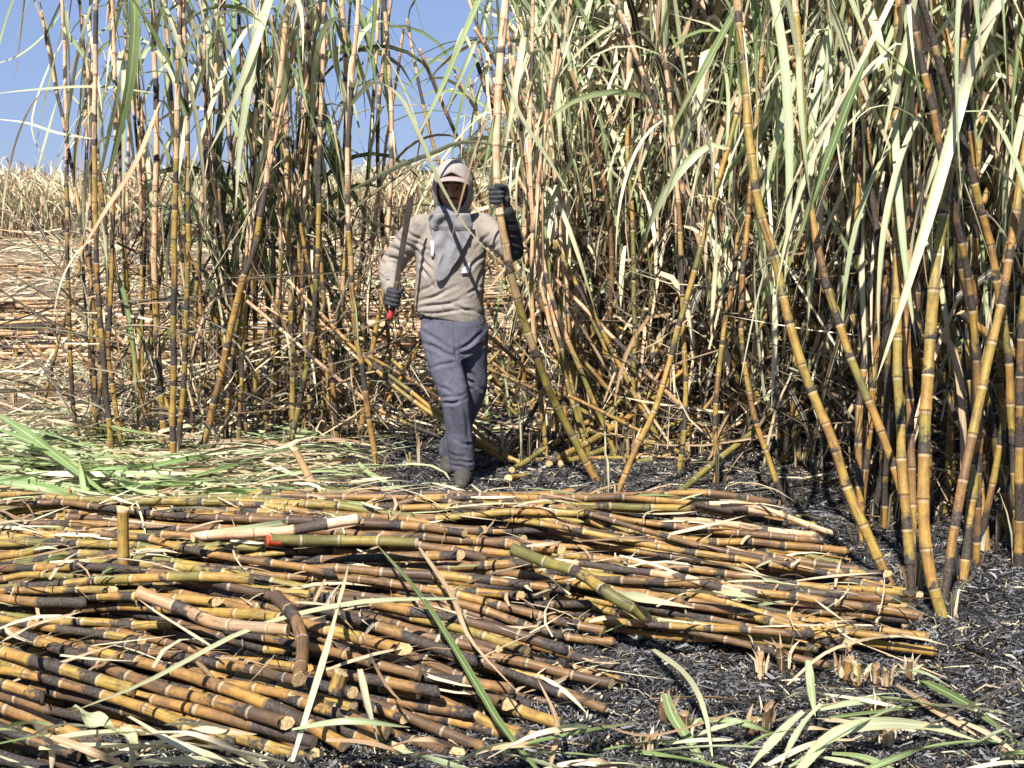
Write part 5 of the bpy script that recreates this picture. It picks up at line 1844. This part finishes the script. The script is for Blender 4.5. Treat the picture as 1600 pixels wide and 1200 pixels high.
def far_worker():
    b = PT(306, 310, 50.0); b[2] = 0
    root = bpy.data.objects.new('person', None)
    COL.objects.link(root)
    root.location = b
    tag(root, 'distant person in blue top and white trousers, far off between the left stalks', 'person')
    blue = plain('blue_cloth', (0.03, 0.08, 0.33), (0.05, 0.12, 0.45), 6)
    wht = plain('white_cloth', (0.6, 0.6, 0.62), (0.75, 0.75, 0.75), 6)
    a = lambda *p: np.array(p, float)
    fuse('body', [ball(a(0, 0, 1.55), (.08, .1, .12)), tube([a(0, 0, 1.3), a(0, 0, 1.5)], [.06, .055]), rings([(0, 0, .8, .14, .09), (0, 0, 1.35, .16, .09)]),
                  tube([a(-.18, 0, 1.32), a(-.26, -.02, 1.08), a(-.22, -.15, .9)], [.05, .04, .035]), tube([a(.18, 0, 1.32), a(.26, -.02, 1.08), a(.22, -.15, .9)], [.05, .04, .035]),
                  tube([a(-.09, 0, .85), a(-.1, -.03, .45), a(-.1, 0, .05), a(-.1, -.14, .04)], [.08, .06, .04, .035]), tube([a(.09, 0, .85), a(.1, -.03, .45), a(.1, 0, .05), a(.1, -.14, .04)], [.08, .06, .04, .035])], .015, M_SKIN, root, 2)
    fuse('shirt', [rings([(0, 0, .85, .17, .12), (0, 0, 1.1, .18, .12), (0, 0, 1.36, .17, .10), (0, 0, 1.42, .08, .07)]), tube([a(-.17, 0, 1.32), a(-.26, -.02, 1.08), a(-.23, -.12, .93)], [.07, .06, .05]), tube([a(.17, 0, 1.32), a(.26, -.02, 1.08), a(.23, -.12, .93)], [.07, .06, .05])], .015, blue, root, 2, .01)
    fuse('trousers', [rings([(0, 0, .72, .15, .11), (0, 0, .92, .16, .11)]), tube([a(-.09, 0, .82), a(-.1, -.03, .45), a(-.1, 0, .1)], [.10, .08, .07]), tube([a(.09, 0, .82), a(.1, -.03, .45), a(.1, 0, .1)], [.10, .08, .07])], .015, wht, root, 2, .01)
    fuse('hat', [ball(a(0, 0, 1.62), (.10, .12, .09)), rings([(0, 0, 1.60, .17, .18), (0, 0, 1.615, .165, .175)])], .012, wht, root, 1)


far_worker()

# ------------------------------------------------------------------ labels that single things out
def lean_word(s):
    return 'leaning right' if s > .12 else 'leaning left' if s < -.12 else 'upright'


def finish_labels():
    bk = {}
    for s in STALKS:
        if s['look']:
            s['o']['label'] = s['look']
            continue
        if s['char'] > .62: c = 'blackened'
        elif s['dry0'] < 1.1: c = 'straw-sheathed'
        elif s['tone'] < .38: c = 'olive'
        elif s['tone'] < .55: c = 'yellow'
        else: c = 'brown'
        depth = '' if s['region'] in (ROW, BLK, CL) else ('near ' if s['d'] < 7 else 'deeper ' if s['d'] < 9.3 else 'rearmost ')
        bk.setdefault((depth + c, lean_word(s['lean']), s['region']), []).append(s)
    for (c, ln, reg), L in bk.items():
        L.sort(key=lambda q: q['px'])
        for j, s in enumerate(L):
            tail = f", {ORD(j + 1)} such from left" if len(L) > 1 else ''
            s['o']['label'] = f"{c} {ln} cane, {reg}{tail}"
    bk = {}
    for s in CANES:
        if s['label']: continue
        c = 'pale peeled' if s['dry'] else 'olive' if s['tone'] < .33 else 'yellow' if s['tone'] < .5 else 'golden' if s['tone'] < .66 else 'brown'
        if s['char'] > .38: c = 'scorched ' + c
        ln = 'short' if s['L'] < 1.1 else 'long'
        bk.setdefault((c, ln, s['bundle']), []).append(s)
    for (c, ln, bd), L in bk.items():
        L.sort(key=lambda q: -q['px'])
        heap = 'front heap' if bd == FRONTB else 'back heap'
        for j, s in enumerate(L):
            s['o']['label'] = f"{ln} {c} cut cane, {heap}, {ORD(j + 1)} such by cut end from right"


finish_labels()
print('tris', sum(len(o.data.polygons) * 2 for o in bpy.data.objects if o.type == 'MESH') // 1000, 'k', 'leaves', N_LEAF[0], 'stalks', len(STALKS), 'canes', len(CANES), 'objects', len(bpy.data.objects))
